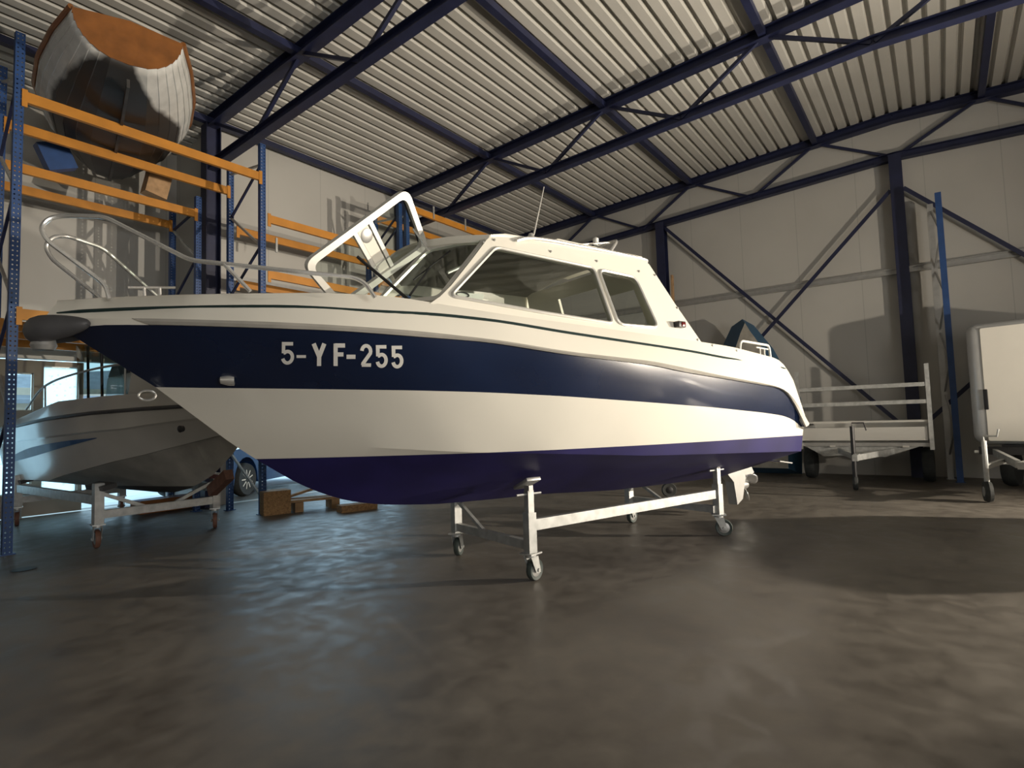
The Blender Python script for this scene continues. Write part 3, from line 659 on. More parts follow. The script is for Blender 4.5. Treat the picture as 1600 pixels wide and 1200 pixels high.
# stern drive with propeller, trim tab
dv = MB().prism([F.L(p) for p in ((3.28, -.06, .98), (3.42, -.06, .98), (3.6, -.06, .66), (3.95, -.06, .58), (4.0, -.06, .50), (3.8, -.06, .44), (3.72, -.06, .2), (3.6, -.06, .14), (3.55, -.06, .42), (3.40, -.06, .55), (3.28, -.06, .62))], F.L((0, .12, 0)))
drv = dv.out('stern_drive', M['dull'], boat)
hub = F.L((3.78, 0, .36))
MB().lathe([(0, -.16), (.05, -.1), (.06, 0), (.055, .1), (.03, .12)], hub, 'x', 16).out('gear_housing', M['dull'], drv)
mb = MB()
for k in range(3):
    a = R(20+120*k); X = Vector((1, 0, 0)); Y = Vector((0, math.cos(a), math.sin(a))); Z = X.cross(Y); c0 = hub+Vector((.1, 0, 0))
    G = []
    for i in range(6):
        r = .05+.15*i/5; wd = .075*math.sin(math.pi*(.25+.7*i/5))+.01; tw = R(60-25*i/5)
        G.append([c0+Y*r+(Z*math.cos(tw)+X*math.sin(tw))*wd*j for j in (-1, -.3, .4, 1)])
    mb.grid(G)
po = mb.out('propeller', M['chrome'], drv); so = po.modifiers.new('s', 'SOLIDIFY'); so.thickness = .008
for w in (.6, -.6): MB().box(F.L((3.42, w, .70)), (.26, .4, .012), Matrix.Rotation(R(8), 3, 'Y')).out('trim_tab', M['chrome'], boat)
# ================================================================== trolley of the main boat
tr = thing('boat_trolley', 'galvanised trolley with four casters under the navy and white cruiser', 'trolley', F.o, BA)
TS = ((.0, .56), (.0, -.56), (2.47, .56), (2.36, -.56))
for (s, w), rz, rd in zip(TS, (R(15), R(40), R(-50), R(10)), (.085,)*4):
    lg = MB().bar(F.L((s, w, .224)), F.L((s, w, .53)), .075, .075, (1, 0, 0)).out('leg', M['galv'], tr, smooth=False)
    MB().bar(F.L((s, w, .5)), F.L((s, w, .70)), .055, .055, (1, 0, 0)).tube([F.L((s-.12, w, .672)), F.L((s+.12, w, .672))], .009, 8).out('inner_post', M['galv'], lg, smooth=False)
    sg = 1 if w > 0 else -1
    w2 = w-.02*sg
    MB().box(F.L((s, w2+.0*sg, .755)), (.14, .2, .03), Matrix.Rotation(-R(24)*sg, 3, 'X'), bev=.008).prism([F.L((s-.02, w-.03, .69)), F.L((s+.02, w-.03, .69)), F.L((s+.02, w+.03, .69)), F.L((s-.02, w+.03, .69))], (0, 0, .05)).out('support_pad', M['darkrub'] if s else M['dull'], lg)
    caster(tr, F.L((s, w, 0)), .224, rd, 'rubwheel', rz)
for w, z_ in ((.56, .432), (-.56, .545)): MB().bar(F.L((.03, w, z_)), F.L((2.40, w, z_)), .05, .085).out('long_beam', M['galv'], tr, smooth=False)
for s in (-.0, 2.41): MB().bar(F.L((s, -.56, .277)), F.L((s, .56, .277)), .05, .07).out('cross_beam', M['galv'], tr, smooth=False)
MB().bar(F.L((0, -.53, .52)), F.L((0, -.1, .3)), .03, .03).out('brace', M['galv'], tr, smooth=False)
MB().bar(F.L((2.41, -.53, .52)), F.L((2.41, -.1, .3)), .03, .03).out('brace', M['galv'], tr, smooth=False)
# ================================================================== bowrider on the left
G2 = Frame((3.2, 6.2, 0), R(91.2), 1)
b2 = I([-.1, 0, .3, .8, 1.5, 2.5, 5], [0, .02, .34, .64, .88, 1.03, 1.05])
bow2 = thing('motorboat', 'grey white open motorboat on a trolley at the left under the racks', 'boat', G2.o, G2.ang)
ss = np.array([0, .12, .3, .55, .8, 1.1, 1.5, 2, 2.5, 3, 3.5, 4, 4.4, 4.7]); nS = len(ss)
def rw(x, zx, wx=None, ws=None): 
    z = np.interp(ss, x, zx); w = np.interp(ss, wx, ws) if wx is not None else np.zeros(nS); return [(s, a, b) for s, a, b in zip(ss, w, z)]
K2 = rw([0, .165, .59, 1.21, 1.65, 2.9, 4.7], [1.05, .94, .705, .515, .465, .452, .45])
C2 = rw([0, .27, .96, 2.1, 3.0, 4.7], [1.22, 1.177, 1.01, .813, .66, .62], [0, .27, .8, 1.5, 2.5, 4.7], [0, .09, .4, .66, .85, .9])
M2 = rw([0, .33, 1.07, 3, 4.7], [1.40, 1.375, 1.293, 1.204, 1.15], [0, .3, .8, 1.5, 2.5, 4.7], [.0, .32, .62, .87, 1.015, 1.03])
S2 = rw([0, .48, 1.45, 2.33, 4.04, 4.7], [1.525, 1.506, 1.477, 1.445, 1.351, 1.31], [0, .3, .8, 1.5, 2.5, 4.7], [0, .34, .64, .88, 1.03, 1.05])
D2 = rw([0, .9, 1.64, 2.49, 3.2, 4.5, 4.7], [1.70, 1.68, 1.668, 1.652, 1.58, 1.42, 1.40], [0, .3, .8, 1.5, 2.5, 4.7], [0, .24, .53, .77, .92, .94])
Cc = [(s, 0, z+.03 if s < 1.2 else (z-.1)) for s, w, z in D2]; In2 = [(s, max(0, w-.12), z) for s, w, z in D2]
mb = MB()
C2b = [(a, max(0, b-.045), c+.002) for a, b, c in C2]; M2b = [(a, max(0, b-.028), c-.02) for a, b, c in M2]
HR = (K2, C2b, C2, M2b, M2, S2)
for sg in (1, -1): mb.grid([[G2.L((p[0], p[1]*sg, p[2])) for p in r] for r in HR], [1, 0, 0, 0, 0])
ring = [r[-1] for r in HR]
mb.bm.faces.new([mb.bm.verts.new(G2.L(p)) for p in ring]+[mb.bm.verts.new(G2.L((p[0], -p[1], p[2]))) for p in ring[:0:-1]])
bmesh.ops.remove_doubles(mb.bm, verts=mb.bm.verts[:], dist=1e-4)
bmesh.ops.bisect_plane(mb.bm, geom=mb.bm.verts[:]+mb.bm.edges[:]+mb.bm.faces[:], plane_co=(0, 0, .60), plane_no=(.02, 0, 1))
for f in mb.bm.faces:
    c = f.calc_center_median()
    if f.material_index == 1 and c.z+.02*c.x < .60: f.material_index = 2  # dark lower band painted in for the shade under the hull
hb = mb.out('hull', [M['bwhite'], M['bottom2'], M['tar_and_shade']], bow2, ang=12)
_v2 = BVHTree.FromPolygons([v.co for v in hb.data.vertices], [p.vertices[:] for p in hb.data.polygons])
def h2w(s_, z):
    h = _v2.ray_cast(G2.L((s_, 2.5, z)), Vector((0, -1, 0))); return h[0].y if h[0] else .9
mb = MB()
for sg in (1, -1): mb.grid([[G2.L((p[0], p[1]*sg, p[2])) for p in r] for r in (S2, D2, In2, Cc)])
ring = [r[-1] for r in (S2, D2, In2)]
mb.bm.faces.new([mb.bm.verts.new(G2.L(p)) for p in ring]+[mb.bm.verts.new(G2.L((p[0], -p[1], p[2]))) for p in ring[::-1]])
mb.out('deck', M['bwhite'], bow2, ang=35)
mb = MB()
for sg in (1, -1): mb.tube([G2.L((p[0], sg*(p[1]+.006), p[2])) for p in S2], .022, 8)
mb.out('rub_rail', M['darkrub'], bow2)
# blue flash on the side, black skid on the chine
ft_ = smooth_path([Vector((x, y)) for x, y in ((22, 711), (50, 699), (100, 689.5), (152, 684))], 5); fb_ = smooth_path([Vector((x, y)) for x, y in ((20, 722), (50, 714), (100, 699), (152, 685))], 5)
mb = MB(); gr = []
for a, b in zip(ft_, fb_):
    row = []
    for k in range(4):
        t = k/3; q = G2.solve([(a.x*(1-t)+b.x*t, a.y*(1-t)+b.y*t)], h2w)[0]; row.append(G2.L((q[0], q[1]+.006, q[2])))
    gr.append(row)
mb.grid(gr); mb.out('blue_flash', M['steelblue'], bow2, smooth=False)
q = G2.solve([(284, 670)], h2w)[0]
MB().lathe([(.028, -.01), (.032, .02), (.015, .03)], G2.L((q[0], q[1], q[2])), rot=Vector((-.3, .9, -.1)).to_track_quat('Z', 'Y').to_matrix(), n=14).out('drain_fitting', M['black'], bow2)
for w in (1, -1):
    P = smooth_path([G2.L((3.7, .93*w, 1.60)), G2.L((3.0, .93*w, 1.86)), G2.L((2.2, .85*w, 1.97)), G2.L((1.3, .66*w, 2.03)), G2.L((.6, .36*w, 2.02)), G2.L((.2, .06*w, 2.0))], 6)
    rl2 = MB().tube(P, .014, 8).out('side_rail', M['chrome'] if w < 0 else M['dull'], bow2)
    for s, wd, z, z0 in ((2.95, .93, 1.87, 1.6), (1.25, .65, 2.03, 1.68), (.35, .2, 2.01, 1.7)): MB().tube([G2.L((s, wd*w, z)), G2.L((s+.05, wd*w-.02*w, z0))], .011, 8).out('rail_leg', M['dull'], rl2)
con = MB().prism([G2.L(p) for p in ((1.9, -.4, 1.5), (1.75, -.4, 2.0), (2.1, -.4, 2.1), (2.5, -.4, 1.95), (2.6, -.4, 1.5))], G2.L((0, .8, 0))).out('console', M['bwhite'], bow2, ang=20)
MB().prism([G2.L(p) for p in ((1.78, -.42, 1.98), (1.9, -.42, 2.14), (2.3, -.42, 2.10), (2.42, -.42, 1.97))], G2.L((0, .84, 0))).out('console_cover', M['black'], con)
ws = MB(); ws.grid([[G2.L((2.15-.35*math.cos(a), .84*math.sin(a), 1.72)) for a in np.linspace(-1.4, 1.4, 11)], [G2.L((2.55-.3*math.cos(a), .76*math.sin(a), 2.36)) for a in np.linspace(-1.4, 1.4, 11)]])
w_ = ws.out('windscreen', M['dglass'], bow2); w_.modifiers.new('s', 'SOLIDIFY').thickness = .005
for x in (2.0, 2.45):
    MB().tube([G2.L((x, .62, 1.62)), G2.L((x+.05, .62, 2.35)), G2.L((x+.12, .55, 2.42)), G2.L((x+.12, -.55, 2.42)), G2.L((x+.05, -.62, 2.35)), G2.L((x, -.62, 1.62))], .016, 8).out('canopy_frame', M['black'], bow2)
t2 = thing('boat_trolley', 'rusty wheeled steel trolley under the grey white motorboat at left', 'trolley', G2.o, G2.ang)
def g2(p): d = np.array(p)-G2.o; return (d@G2.A, d@G2.W)
c_a, c_b = g2(onz(152, 857)), g2(onz(349, 828)); bk_s = g2(onz(27, 822))[0]
leg = [(c_a[0], c_a[1]), (c_a[0], c_b[1]), (bk_s, c_a[1]), (bk_s, c_b[1])]
for i, (s, w) in enumerate(leg):
    lg = MB().bar(G2.L((s, w, .26)), G2.L((s, w, .70)), .09, .09, (1, 0, 0)).out('leg', M['galv'], t2, smooth=False)
    caster(t2, G2.L((s, w, 0)), .262, .10, 'redwheel', R((-8, -28, -15, -15)[i]))
for i in (0, 1): MB().bar(G2.L((leg[0][0], leg[i][1], .52)), G2.L((leg[2][0], leg[i][1], .52)), .06, .1).out('long_beam', M['galv'], t2, smooth=False)
for i in (0, 2):
    MB().bar(G2.L((leg[i][0], leg[0][1], .36)), G2.L((leg[i][0], leg[1][1], .36)), .06, .09).out('cross_beam', M['galv'], t2, smooth=False)
    for a, b in ((0, 1), (1, 0)):
        MB().bar(G2.L((leg[i][0]+.02, leg[a][1], .60)), G2.L((leg[i][0]+.02, (leg[a][1]*.6+leg[b][1]*.4), .37)), .03, .04).out('brace', M['galv'], t2, smooth=False)
for i, (s, w) in enumerate(leg):
    sg = 1 if w > 0 else -1
    MB().box(G2.L((s+.1, w-.06*sg, .62 if i > 1 else .66)), (.5, .14, .05), Matrix.Rotation(R(-14)*sg, 3, 'X')).out('support_pad', M['black'] if i != 1 else M['redoil'], t2, smooth=False)
MB().box(G2.L((.62, -.12, .62)), (.45, .1, .12), Matrix.Rotation(R(28), 3, 'Y')).out('bow_chock', M['redwheel'], t2)
# ================================================================== wooden rowboat on the rack
def rowboat_mat():
    # white topsides, dark stained bottom; shading painted in too, lighter near transom one side
    m = mat('clinker_paint_and_shade', (.60, .60, .58), .5, var=.12, scale=6); nt = m.node_tree; N = nt.nodes.new; K = nt.links.new; b = nt.nodes['Principled BSDF']
    src = b.inputs['Base Color'].links[0].from_socket
    def ma(op, a, c=None):
        n = N('ShaderNodeMath'); n.operation = op
        for i, x in enumerate((a, c)):
            if x is None: continue
            if isinstance(x, (int, float)): n.inputs[i].default_value = x
            else: K(x, n.inputs[i])
        return n.outputs[0]
    tc = N('ShaderNodeTexCoord'); sx = N('ShaderNodeSeparateXYZ'); K(tc.outputs['Object'], sx.inputs[0])
    no = N('ShaderNodeTexNoise'); no.inputs['Scale'].default_value = 5; K(tc.outputs['Object'], no.inputs['Vector'])
    x, y, z = sx.outputs['X'], sx.outputs['Y'], sx.outputs['Z']
    k = ma('MAXIMUM', ma('SUBTRACT', 1., ma('DIVIDE', x, 1.3)), 0.)
    sidef = ma('MINIMUM', ma('MAXIMUM', ma('MULTIPLY', y, -3.), 0.), 1.)
    f = ma('ADD', ma('ADD', z, ma('MULTIPLY', ma('MULTIPLY', k, sidef), .30)), ma('MULTIPLY', ma('SUBTRACT', no.outputs['Fac'], .5), .06))
    mr = N('ShaderNodeMapRange'); mr.inputs[1].default_value = .27; mr.inputs[2].default_value = .32; K(f, mr.inputs[0])
    mx = N('ShaderNodeMix'); mx.data_type = 'RGBA'; mx.inputs[6].default_value = (.03, .028, .027, 1); K(mr.outputs[0], mx.inputs[0]); K(src, mx.inputs[7]); K(mx.outputs[2], b.inputs['Base Color'])
    return m
RB = Frame((2.37, 6.98, 0), math.atan2(.97, .25), 1)
rb = thing('rowboat', 'old clinker rowboat with varnished transom resting on the top rack beams', 'boat', RB.o+np.array([0, 0, 5.07]), RB.ang)
sr = np.concatenate([np.linspace(0, 3.3, 30), [3.45, 3.55, 3.65, 3.72]])
bt = np.interp(sr, [0, .5, 1.1, 1.7, 2.4, 3.0, 3.4, 3.72], [.51, .67, .80, .85, .78, .52, .26, .01])
zk = np.interp(sr, [0, .4, .9, 2.6, 3.1, 3.5, 3.72], [.25, .12, .035, .02, .06, .25, .55]); zs = np.interp(sr, [0, 1.8, 3.72], [.70, .58, .80])
rowsB = []; nst = 8
for j in range(nst+1):
    t = j/nst
    for lapp in ((0, 1) if 0 < j < nst else (0,)):
        a = t*math.pi/2*1.02; row = []
        for i in range(len(sr)):
            w = bt[i]*math.sin(min(a, math.pi/2))**.72; z = zk[i]+(zs[i]-zk[i])*(1-math.cos(min(a, math.pi/2)))**.82
            if lapp: w += .010*min(1, bt[i]*4); z -= .002
            row.append((sr[i], w, z))
        rowsB.append(row)
mb = MB(); nb = len(rowsB)
mats_ = [1 if i < nb*.45 else 0 for i in range(nb-1)]
for sg in (1, -1): mb.grid([[RB.L((p[0], p[1]*sg, p[2])) for p in r] for r in rowsB], mats_)
for f in mb.bm.faces: f.material_index = 0
hbx = mb.out('hull', rowboat_mat(), rb, ang=20); hbx.modifiers.new('s', 'SOLIDIFY').thickness = .02
ring = [r[0] for r in rowsB]
MB().prism([RB.L((p[0]-.012, p[1], p[2])) for p in ring]+[RB.L((-.012, 0, ring[-1][2]+.06))]+[RB.L((p[0]-.012, -p[1], p[2])) for p in ring[:0:-1]], RB.L((.035, 0, 0))).out('transom', M['wood'], rb)
for sg in (1, -1): MB().tube([RB.L((p[0], (p[1]+.012)*sg, p[2]+.005)) for p in rowsB[-1]], .03, 8).out('gunwale', M['wood'], rb)
MB().bar(RB.L((.1, 0, .09)), RB.L((.95, 0, .02)), .03, .10).bar(RB.L((.9, 0, .012)), RB.L((3.0, 0, .03)), .035, .05).bar(RB.L((3.0, 0, .03)), RB.L((3.72, 0, .55)), .035, .07).out('keel', M['tar_and_shade'], rb, smooth=False)
for s in (.45, 1.5, 2.5): MB().box(RB.L((s, 0, .42)), (.22, 2*np.interp(s, sr, bt)*.78, .025)).out('thwart', M['wood'], rb, smooth=False)
# support pieces lashed under it
p = onv(88, 250, 9.28); q = onv(246, 272, 9.28)
tag(MB().box((p[0], 9.30, 4.97), (.34, .16, .36), Matrix.Rotation(R(-24), 3, 'Y')).out('timber_block', M['steelblue'], smooth=False), 'dark blue padded block under the left bilge of the rowboat', 'block')
tag(MB().box((q[0], 9.30, 4.99), (.30, .2, .42), Matrix.Rotation(R(12), 3, 'Y')).out('timber_block', M['rawwood'], smooth=False), 'pale timber block under the right bilge of the rowboat', 'block')
# ================================================================== loose timber, car, small wheel
def onfloor(x, y): p = onz(x, y); return p
p = onz(430, 805); ang = R(-15)
tag(MB().box((p[0]+.07, p[1]+.13, .17), (.38, .28, .34), Matrix.Rotation(ang, 3, 'Z'), bev=.006).out('chipboard_box', M['chip'], smooth=False), 'brown chipboard box on the floor beside the rack foot', 'box')
p = onz(503, 796)
pal = thing('timber_stack', 'stack of weathered planks and offcuts beside the chipboard box', 'timber', (p[0], p[1]+.15, 0), R(-20))
for x in (-.28, .25): MB().box((x, 0, .07), (.12, .35, .14)).out('timber_block', M['rawwood'], pal, smooth=False)
for y in (-.1, .12): MB().box((0, y, .16), (.85, .14, .035)).out('plank', M['rawwood'], pal, smooth=False)
p = onz(462, 800); q = onz(478, 796)
tag(MB().box((q[0]+.12, q[1]+.1, .275), (.6, .09, .035), Matrix.Rotation(R(-20), 3, 'Z')@Matrix.Rotation(R(-14), 3, 'Y')).out('plank', M['rawwood'], smooth=False), 'loose pale plank lying tilted on the timber stack', 'plank')
p = onz(565, 798)
tag(MB().box((p[0], p[1]+.1, .05), (.55, .2, .1), Matrix.Rotation(R(-15), 3, 'Z')).out('timber_beam', M['chip'], smooth=False), 'flat brown timber beam on the floor below the bow', 'timber')
p = onz(265, 797)
tag(MB().box((p[0], p[1], .11), (1.0, .3, .2), Matrix.Rotation(R(5), 3, 'Z')).out('timber_beam', M['wood'], smooth=False), 'brown timber baulk on the floor behind the left trolley', 'timber')
tag(MB().lathe([(.09, 0), (.10, .006), (.0, .007)], onz(37, 890), 'z', 20).out('floor_drain', M['black']), 'small dark round drain cover in the floor near the left rack foot', 'drain')
jw = thing('jockey_wheel', 'small black wheel with an upright handle on the floor beyond the trolley', 'wheel', tuple(onz(1046, 777)), R(-60))
MB().lathe([(.05, -.035), (.10, -.04), (.115, 0), (.10, .04), (.05, .035)], (0, 0, .115), 'y', 22).out('tyre', M['tyre'], jw)
MB().lathe([(.02, -.05), (.055, -.036), (.055, .036), (.02, .05)], (0, 0, .115), 'y', 16).out('hub', M['black'], jw)
MB().tube([(.0, .06, .115), (.02, .06, .2), (.09, .05, .23), (.1, .05, .36)], .012, 8).out('handle', M['galv'], jw)
# car just outside the open door
wc_ = onv(393, 759, 10.35); ch = R(180+31)
car = thing('car', 'dark blue car parked in the open doorway behind the racks', 'car', (wc_[0], wc_[1], 0), ch)
# local x forward, y left; front-left... wheel nearest the hall at the origin, body extends behind and to -y side away from viewer
ys = 1
body = [(.85, .28), (.92, .45), (.88, .68), (.45, .86), (-.55, .95), (-1.15, 1.42), (-2.5, 1.46), (-3.3, 1.0), (-3.5, .85), (-3.5, .3)]
prof = [(.42*math.cos(R(a)), .30+.42*math.sin(R(a))) for a in range(0, 181, 18)]; 
bpts = [(x, z) for x, z in body]+[(-3.0, .22), (-2.2, .22)]+[(-.4, .22)]+[(x, max(.22, z)) for x, z in reversed([(q_[0]*.9, q_[1]) for q_ in prof])]+[(.40, .22)]
cb = MB().prism([(x, -.10, z) for x, z in bpts], (0, -1.6, 0)); cb.out('body', M['carblue'], car, ang=30)
MB().prism([(x, -.085, z) for x, z in ((-.62, .98), (-1.15, 1.36), (-2.4, 1.38), (-3.0, 1.02))], (0, -.012, 0)).out('side_window', M['dglass'], car)
for x in (0, -2.6):
    for y in (-.17, -1.62):
        wl = MB().lathe([(.2, -.09), (.28, -.1), (.305, -.04), (.305, .04), (.28, .1), (.2, .09)], (x, y, .305), 'y', 30).out('wheel', M['tyre'], car)
        MB().lathe([(.0, -.02), (.19, -.03), (.205, .07), (.19, .075), (.16, .05), (.06, .055), (0, .06)], (x, y, .305), 'y', 24).out('rim', M['dull'], wl)
        sp_ = MB()
        for k in range(9): sp_.bar((x+.06*math.cos(R(40*k)), y+.075, .305+.06*math.sin(R(40*k))), (x+.18*math.cos(R(40*k)), y+.075, .305+.18*math.sin(R(40*k))), .02, .035, (0, 1, 0))
        sp_.out('spokes', M['lamp'], wl, smooth=False)
MB().box((.70, -.2, .66), (.22, .22, .14), Matrix.Rotation(R(20), 3, 'Y'), bev=.04).out('headlight', M['lamp'], car)
MB().box((.70, -1.55, .66), (.22, .22, .14), Matrix.Rotation(R(20), 3, 'Y'), bev=.04).out('headlight', M['lamp'], car)
# building outside, seen through the glazed door
ho = thing('outbuilding', 'grey roofed building outside, seen through the small window', 'building', (4.6, 27, 0))
MB().box((0, 3, 1.5), (9, 6, 3)).out('wall', M['tan'], ho, smooth=False)
MB().prism([(-5, -.4, 2.4), (5, -.4, 2.4), (5, 3, 3.9), (-5, 3, 2.9)], (0, 0, .15)).out('roof', M['roofgrey'], ho, smooth=False)
# ================================================================== flatbed trailer at the gable wall
UF = 11.4
ft = thing('flatbed_trailer', 'aluminium flatbed trailer with a tall front rail parked at the gable wall', 'trailer', (UF, 1.1, 0))
def fu(x, y): p = onu(x, y, UF); return p[1]-1.1, p[2]
vr, v_l = .17-1.1, 2.08-1.1
MB().box((.62, (vr+v_l)/2, .66), (1.25, v_l-vr, .06)).out('bed', M['dull'], ft, smooth=False)
MB().box((0, (vr+v_l)/2+.02, .84), (.03, v_l-vr-.06, .22)).out('front_board', M['alu'], ft, smooth=False)
MB().box((1.2, (vr+v_l)/2, .98), (.03, v_l-vr-.06, .14)).out('tail_board', M['alu'], ft, smooth=False)
for vv in (vr+.04, v_l-.04): MB().box((.6, vv, .86), (1.2, .03, .24)).out('side_board', M['dull'], ft, smooth=False)
MB().bar((0, vr+.05, 1.045), (0, v_l, 1.045), .03, .03).out('board_rail', M['alu'], ft, smooth=False)
rc_ = MB()
for vv in (vr, v_l): MB().bar((-.03, vv, .58), (-.03, vv, 1.97), .06, .06, (1, 0, 0)).out('corner_post', M['galv'], ft, smooth=False)
for z in (1.64, 1.36): MB().bar((-.03, vr+.03, z), (-.03, v_l-.03, z), .04, .065).out('rail', M['galv'], ft, smooth=False)
MB().prism([(.05, vr+.02, .68), (.05, vr+.3, .58), (.05, .0-.28, .45), (.05, .25, .47), (.05, v_l-.35, .45), (.05, v_l, .66)], (.04, 0, 0)).out('under_frame', M['galv'], ft, smooth=False)
MB().bar((.1, -.4, .55), (-1.15, 0, .52), .05, .09).bar((.1, .4, .55), (-1.15, 0, .52), .05, .09).bar((-1.1, 0, .53), (-1.45, 0, .53), .07, .09).out('drawbar', M['galv'], ft, smooth=False)
MB().box((.02, -.1, .56), (.05, .5, .12)).out('light_bar', M['galv'], ft, smooth=False)
for vv in (vr+.35, v_l-.5): MB().box((.0, vv, .63), (.03, .09, .03)).out('reflector', M['alu'], ft)
jk = MB().tube([(-1.0, 0.06, .18), (-1.0, .06, 1.0)], .032, 10).tube([(-1.0, .06, 1.0), (-1.0, .06, 1.05), (-1.0, -.1, 1.05), (-1.0, -.13, .93)], .01, 8).out('jockey_stand', M['black'], ft)
MB().lathe([(.05, -.03), (.10, -.03), (.11, 0), (.10, .03), (.05, .03)], (-1.0, .06, .11), 'y', 20).out('jockey_wheel', M['tyre'], jk)
for vv in (.25-1.1, 2.1-1.1-.05):
    wl = MB().lathe([(.18, -.08), (.27, -.085), (.29, -.04), (.29, .04), (.27, .085), (.18, .08)], (.7, vv, .29), 'y', 26).out('wheel', M['tyre'], ft)
    MB().lathe([(0, -.04), (.18, -.06), (.18, .06), (0, .04)], (.7, vv, .29), 'y', 20).out('rim', M['galv'], wl)
# ================================================================== box trailer at the right edge
bt_o = (10.80, -1.13, 0); bx = thing('box_trailer', 'white closed box trailer with rounded corners at the right edge', 'trailer', bt_o, BA+math.pi)
# local x points to the drawbar, y to the viewer's right... (left edge of its face is at -y)
Wd, Ln, zb, zt_ = 1.46, 1.5, .68, 2.50
xb = MB().box((-Ln/2, -.06, (zb+zt_)/2), (Ln, Wd+.12, zt_-zb))
es = xb.bm.edges[:]; bmesh.ops.bevel(xb.bm, geom=es, offset=.15, segments=6, affect='EDGES', profile=.5); xb.out('body', M['trailerg'], bx, ang=40)
MB().prism(rpoly([(-.004, -Wd/2+.09, zb+.06), (-.004, Wd/2-.1, zb+.06), (-.004, Wd/2-.1, zt_-.09), (-.004, -Wd/2+.09, zt_-.09)], .02, 2), (.02, 0, 0)).out('front_panel', M['trailerw'], bx, ang=20)
for y in (-Wd/2+.1, .12): 
    MB().box((.035, y, 1.35 if y < 0 else 1.4), (.03, .05, .3), bev=.008).out('latch', M['black'], bx)
MB().box((-Ln/2, 0, zb-.05), (Ln, 1.0, .1)).out('chassis', M['black'], bx, smooth=False)
for z, m in ((.60, 'black'),): MB().bar((.06, -Wd/2-.02, z), (.06, Wd/2, z), .05, .11).out('front_beam', M[m], bx, smooth=False)
MB().bar((.0, -.6, .58), (1.15, -.08, .5), .05, .1).bar((0, .6, .58), (1.15, .08, .5), .05, .1).bar((1.1, 0, .5), (1.4, 0, .5), .07, .09).bar((.45, -.42, .46), (.45, .42, .46), .05, .05).out('drawbar', M['galv'], bx, smooth=False)
p = onz(1545, 785); d = np.array(p)-np.array(bt_o); ca, sa = math.cos(BA+math.pi), math.sin(BA+math.pi); jx, jy = d[0]*ca+d[1]*sa, -d[0]*sa+d[1]*ca
jb = MB().tube([(jx, jy, .2), (jx, jy, .8)], .03, 10).tube([(jx, jy, .8), (jx, jy, .86), (jx, jy+.14, .86), (jx, jy+.16, .95)], .012, 8).out('jockey_stand', M['galv'], bx)
MB().bar((jx, jy, .46), (.5, jy*.9, .5), .05, .06).out('jockey_bracket', M['galv'], bx, smooth=False)
MB().lathe([(.06, -.04), (.125, -.04), (.14, 0), (.125, .04), (.06, .04)], (jx, jy, .14), rot=Matrix.Rotation(R(25), 3, 'Z')@Matrix.Rotation(R(-90), 3, 'X'), n=22).out('jockey_wheel', M['tyre'], jb)
MB().lathe([(.02, -.05), (.065, -.045), (.065, .045), (.02, .05)], (jx, jy, .14), rot=Matrix.Rotation(R(25), 3, 'Z')@Matrix.Rotation(R(-90), 3, 'X'), n=16).out('jockey_hub', M['galv'], jb)
for y in (-Wd/2+.12, Wd/2-.12): MB().lathe([(.18, -.08), (.27, -.085), (.29, -.04), (.29, .04), (.27, .085), (.18, .08)], (-Ln*.6, y, .29), 'y', 26).out('wheel', M['tyre'], bx)
MB().box((.05, -Wd/2-.05, .58), (.05, .06, .04), bev=.01).out('marker_lamp', M['lamp'], bx)
# unseen low body added beyond the right edge to cast the dark floor patch
cv = thing('floor_shadow_caster', 'unseen low covered body added beyond the right side to shade the floor', 'trailer', (6.85, -2.15, 0), R(36.9))
MB().prism(rpoly([(0, 0, .32), (1.75, 0, .32), (1.75, 0, .88), (.3, 0, .88), (0, 0, .80)], .1, 5), (0, -1.1, 0)).out('body', M['pvcblue'], cv)
for x in (.35, 1.4):
    for y in (.06, -1.16): MB().lathe([(.15, -.06), (.24, -.065), (.25, 0), (.24, .065), (.15, .06)], (x, y, .25), 'y', 22).out('wheel', M['tyre'], cv)
blk = thing('lamp_blocker', 'unseen tall grey block added beyond the right side to hold back lamp light', 'lamp_blocker', (7.3, -4.6, 0), 0)  # unseen bench-like block, added to keep the lamp off the near floor
MB().box((0, 0, 1.40), (1.5, .95, .05)).out('top', M['chip'], blk, smooth=False); MB().box((0, 0, .69), (1.4, .85, 1.37)).out('blocker_body', M['dull'], blk, smooth=False)
# ================================================================== at the gable wall: rack frame, plank, dinghy
fr = thing('rack_frame', 'single blue rack frame standing by the gable column', 'rack', (12.1, -.16, 0))
for dx, dy, h, m in ((0, 0, 4.93, 'steelblue'), (.5, .12, 4.9, 'dull')):
    MB().bar((dx, dy, 0), (dx, dy, h), .09, .08, (1, 0, 0)).box((dx, dy, .005), (.14, .13, .01)).out('upright', M[m], fr, smooth=False)
z = .4; k = 0
while z < 4.5:
    a, b = ((0, 0), (.5, .12)) if k % 2 else ((.5, .12), (0, 0)); MB().bar((*a, z), (*b, z+.55), .025, .025).out('brace', M['dull'], fr, smooth=False); z += .55; k += 1
p = onu(1050, 430, 12.7)
tag(MB().bar((12.62, p[1], 0), (12.70, p[1], 4.5), .09, .04, (0, 1, 0)).out('plank', M['rawwood'], smooth=False), 'long brown plank leaning on the gable wall behind the cabin', 'plank')
dg = thing('dinghy', 'blue sided dinghy standing on end behind the cruiser stern', 'boat', (12.1, 3.06, .02))
def dgp(px, u): return [Vector((u-12.1, onu(x, y, u)[1]-3.06, onu(x, y, u)[2])) for x, y in px]
fa = dgp([(1150, 543), (1157, 522), (1164, 506), (1172, 519), (1192, 546)], 12.0); bk_ = dgp([(1131, 538), (1143, 512), (1160, 500), (1178, 510), (1208, 546)], 12.3)
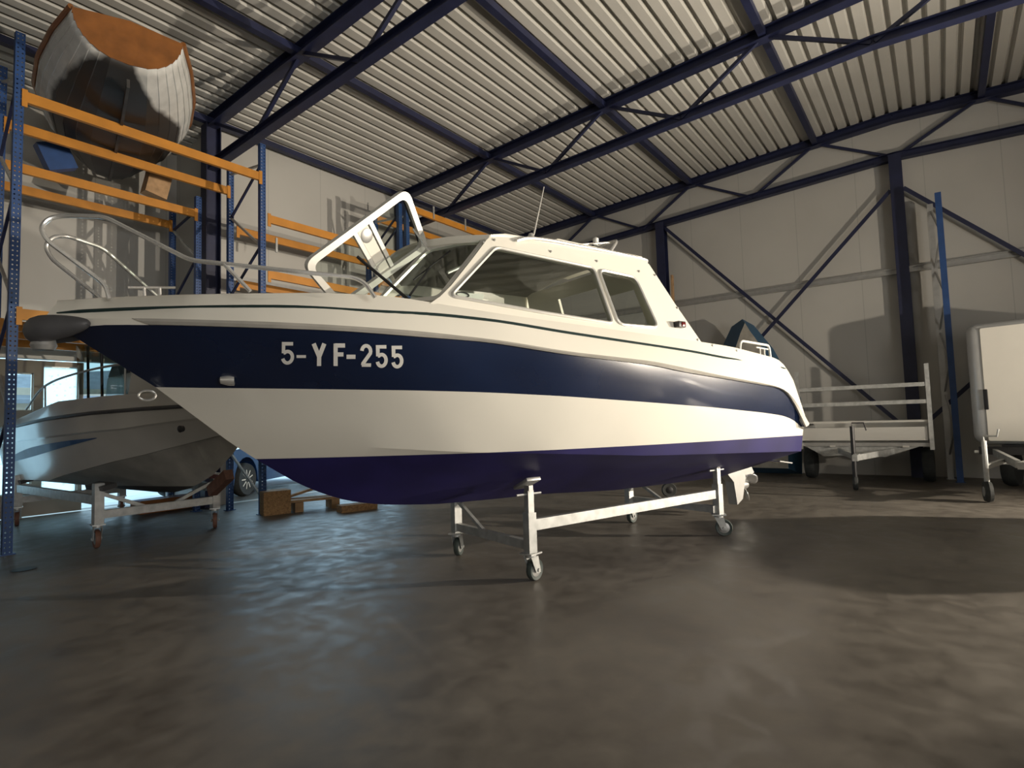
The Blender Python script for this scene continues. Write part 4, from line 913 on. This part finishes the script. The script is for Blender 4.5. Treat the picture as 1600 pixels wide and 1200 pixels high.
fa = [Vector((-.1, .62, .15)), Vector((-.1, .66, 1.5))]+fa+[Vector((-.1, -.66, 1.5)), Vector((-.1, -.62, .15))]
bk_ = [Vector((.2, .80, .02)), Vector((.2, .86, 1.5))]+bk_+[Vector((.2, -.86, 1.5)), Vector((.2, -.80, .02))]
mb = MB(); mb.grid([fa+fa[:1], bk_+bk_[:1]]); mb.bm.faces.new([mb.bm.verts.new(p) for p in bk_]); mb.out('hull_side', M['pvcblue'], dg, ang=30)
MB().prism(fa, (.02, 0, 0)).out('hull_bottom', M['pvcgrey'], dg, smooth=False)
# ================================================================== light
def flood(loc, aim, e, r, col, size=150):
    l = bpy.data.lights.new('flood_lamp', 'SPOT'); l.energy = e; l.shadow_soft_size = r; l.color = col; l.spot_size = R(size); l.spot_blend = 1.
    o = bpy.data.objects.new('flood_lamp_light', l); C.objects.link(o); o.location = loc
    o.rotation_euler = (Vector(aim)-Vector(loc)).to_track_quat('-Z', 'Y').to_euler(); return o
WARM = (1, .88, .72)
flood((7.3, -4.6, 1.52), (7.6, 4.0, 4.0), 1250, .05, WARM, 128); flood((10.2, -5.8, 2.0), (2.4, 3.0, 1.5), 4100, .05, WARM, 120)
def area(loc, rot, sx, sy, e, col, portal=False):
    l = bpy.data.lights.new('daylight_and_fill', 'AREA'); l.shape = 'RECTANGLE'; l.size = sx; l.size_y = sy; l.energy = e; l.color = col
    if portal: l.cycles.is_portal = True
    o = bpy.data.objects.new('opening_and_fill', l); C.objects.link(o); o.location = loc; o.rotation_euler = rot; return o
area(((GLZ[0]+GLZ[1])/2, VA+.3, GLZ[2]/2), (R(-90), 0, 0), GLZ[1]-GLZ[0], GLZ[2], 1, (1, 1, 1), True)
area(((DO[0]+DO[1])/2, VL+.4, DO[2]/2), (R(-90), 0, 0), DO[1]-DO[0], DO[2], 1, (1, 1, 1), True)
area((-1.5, VB+.25, 2.0), (R(90), 0, 0), 4.5, 3.4, 420, (1.0, .96, .9))  # unseen soft fill light added at the near wall, no opening there
w = bpy.data.worlds.new('sky'); bpy.context.scene.world = w; w.use_nodes = True
bg = w.node_tree.nodes['Background']; bg.inputs[0].default_value = (.52, .80, 1, 1); bg.inputs[1].default_value = 2.6
# ================================================================== camera
cd = bpy.data.cameras.new('camera'); co = bpy.data.objects.new('camera', cd); C.objects.link(co)
cd.sensor_width = 36; cd.lens = 36*FPX/1600; cd.clip_start = .05; cd.clip_end = 200
mw = Matrix.Identity(4)
for i in range(3): mw[i][0] = _r2[i]; mw[i][1] = _u2[i]; mw[i][2] = -_f[i]; mw[i][3] = CAM[i]
co.matrix_world = mw
sc_ = bpy.context.scene; sc_.camera = co
vs = sc_.view_settings; vs.view_transform = 'Standard'; vs.look = 'None'; vs.exposure = 0.25; vs.gamma = 1; vs.use_curve_mapping = False
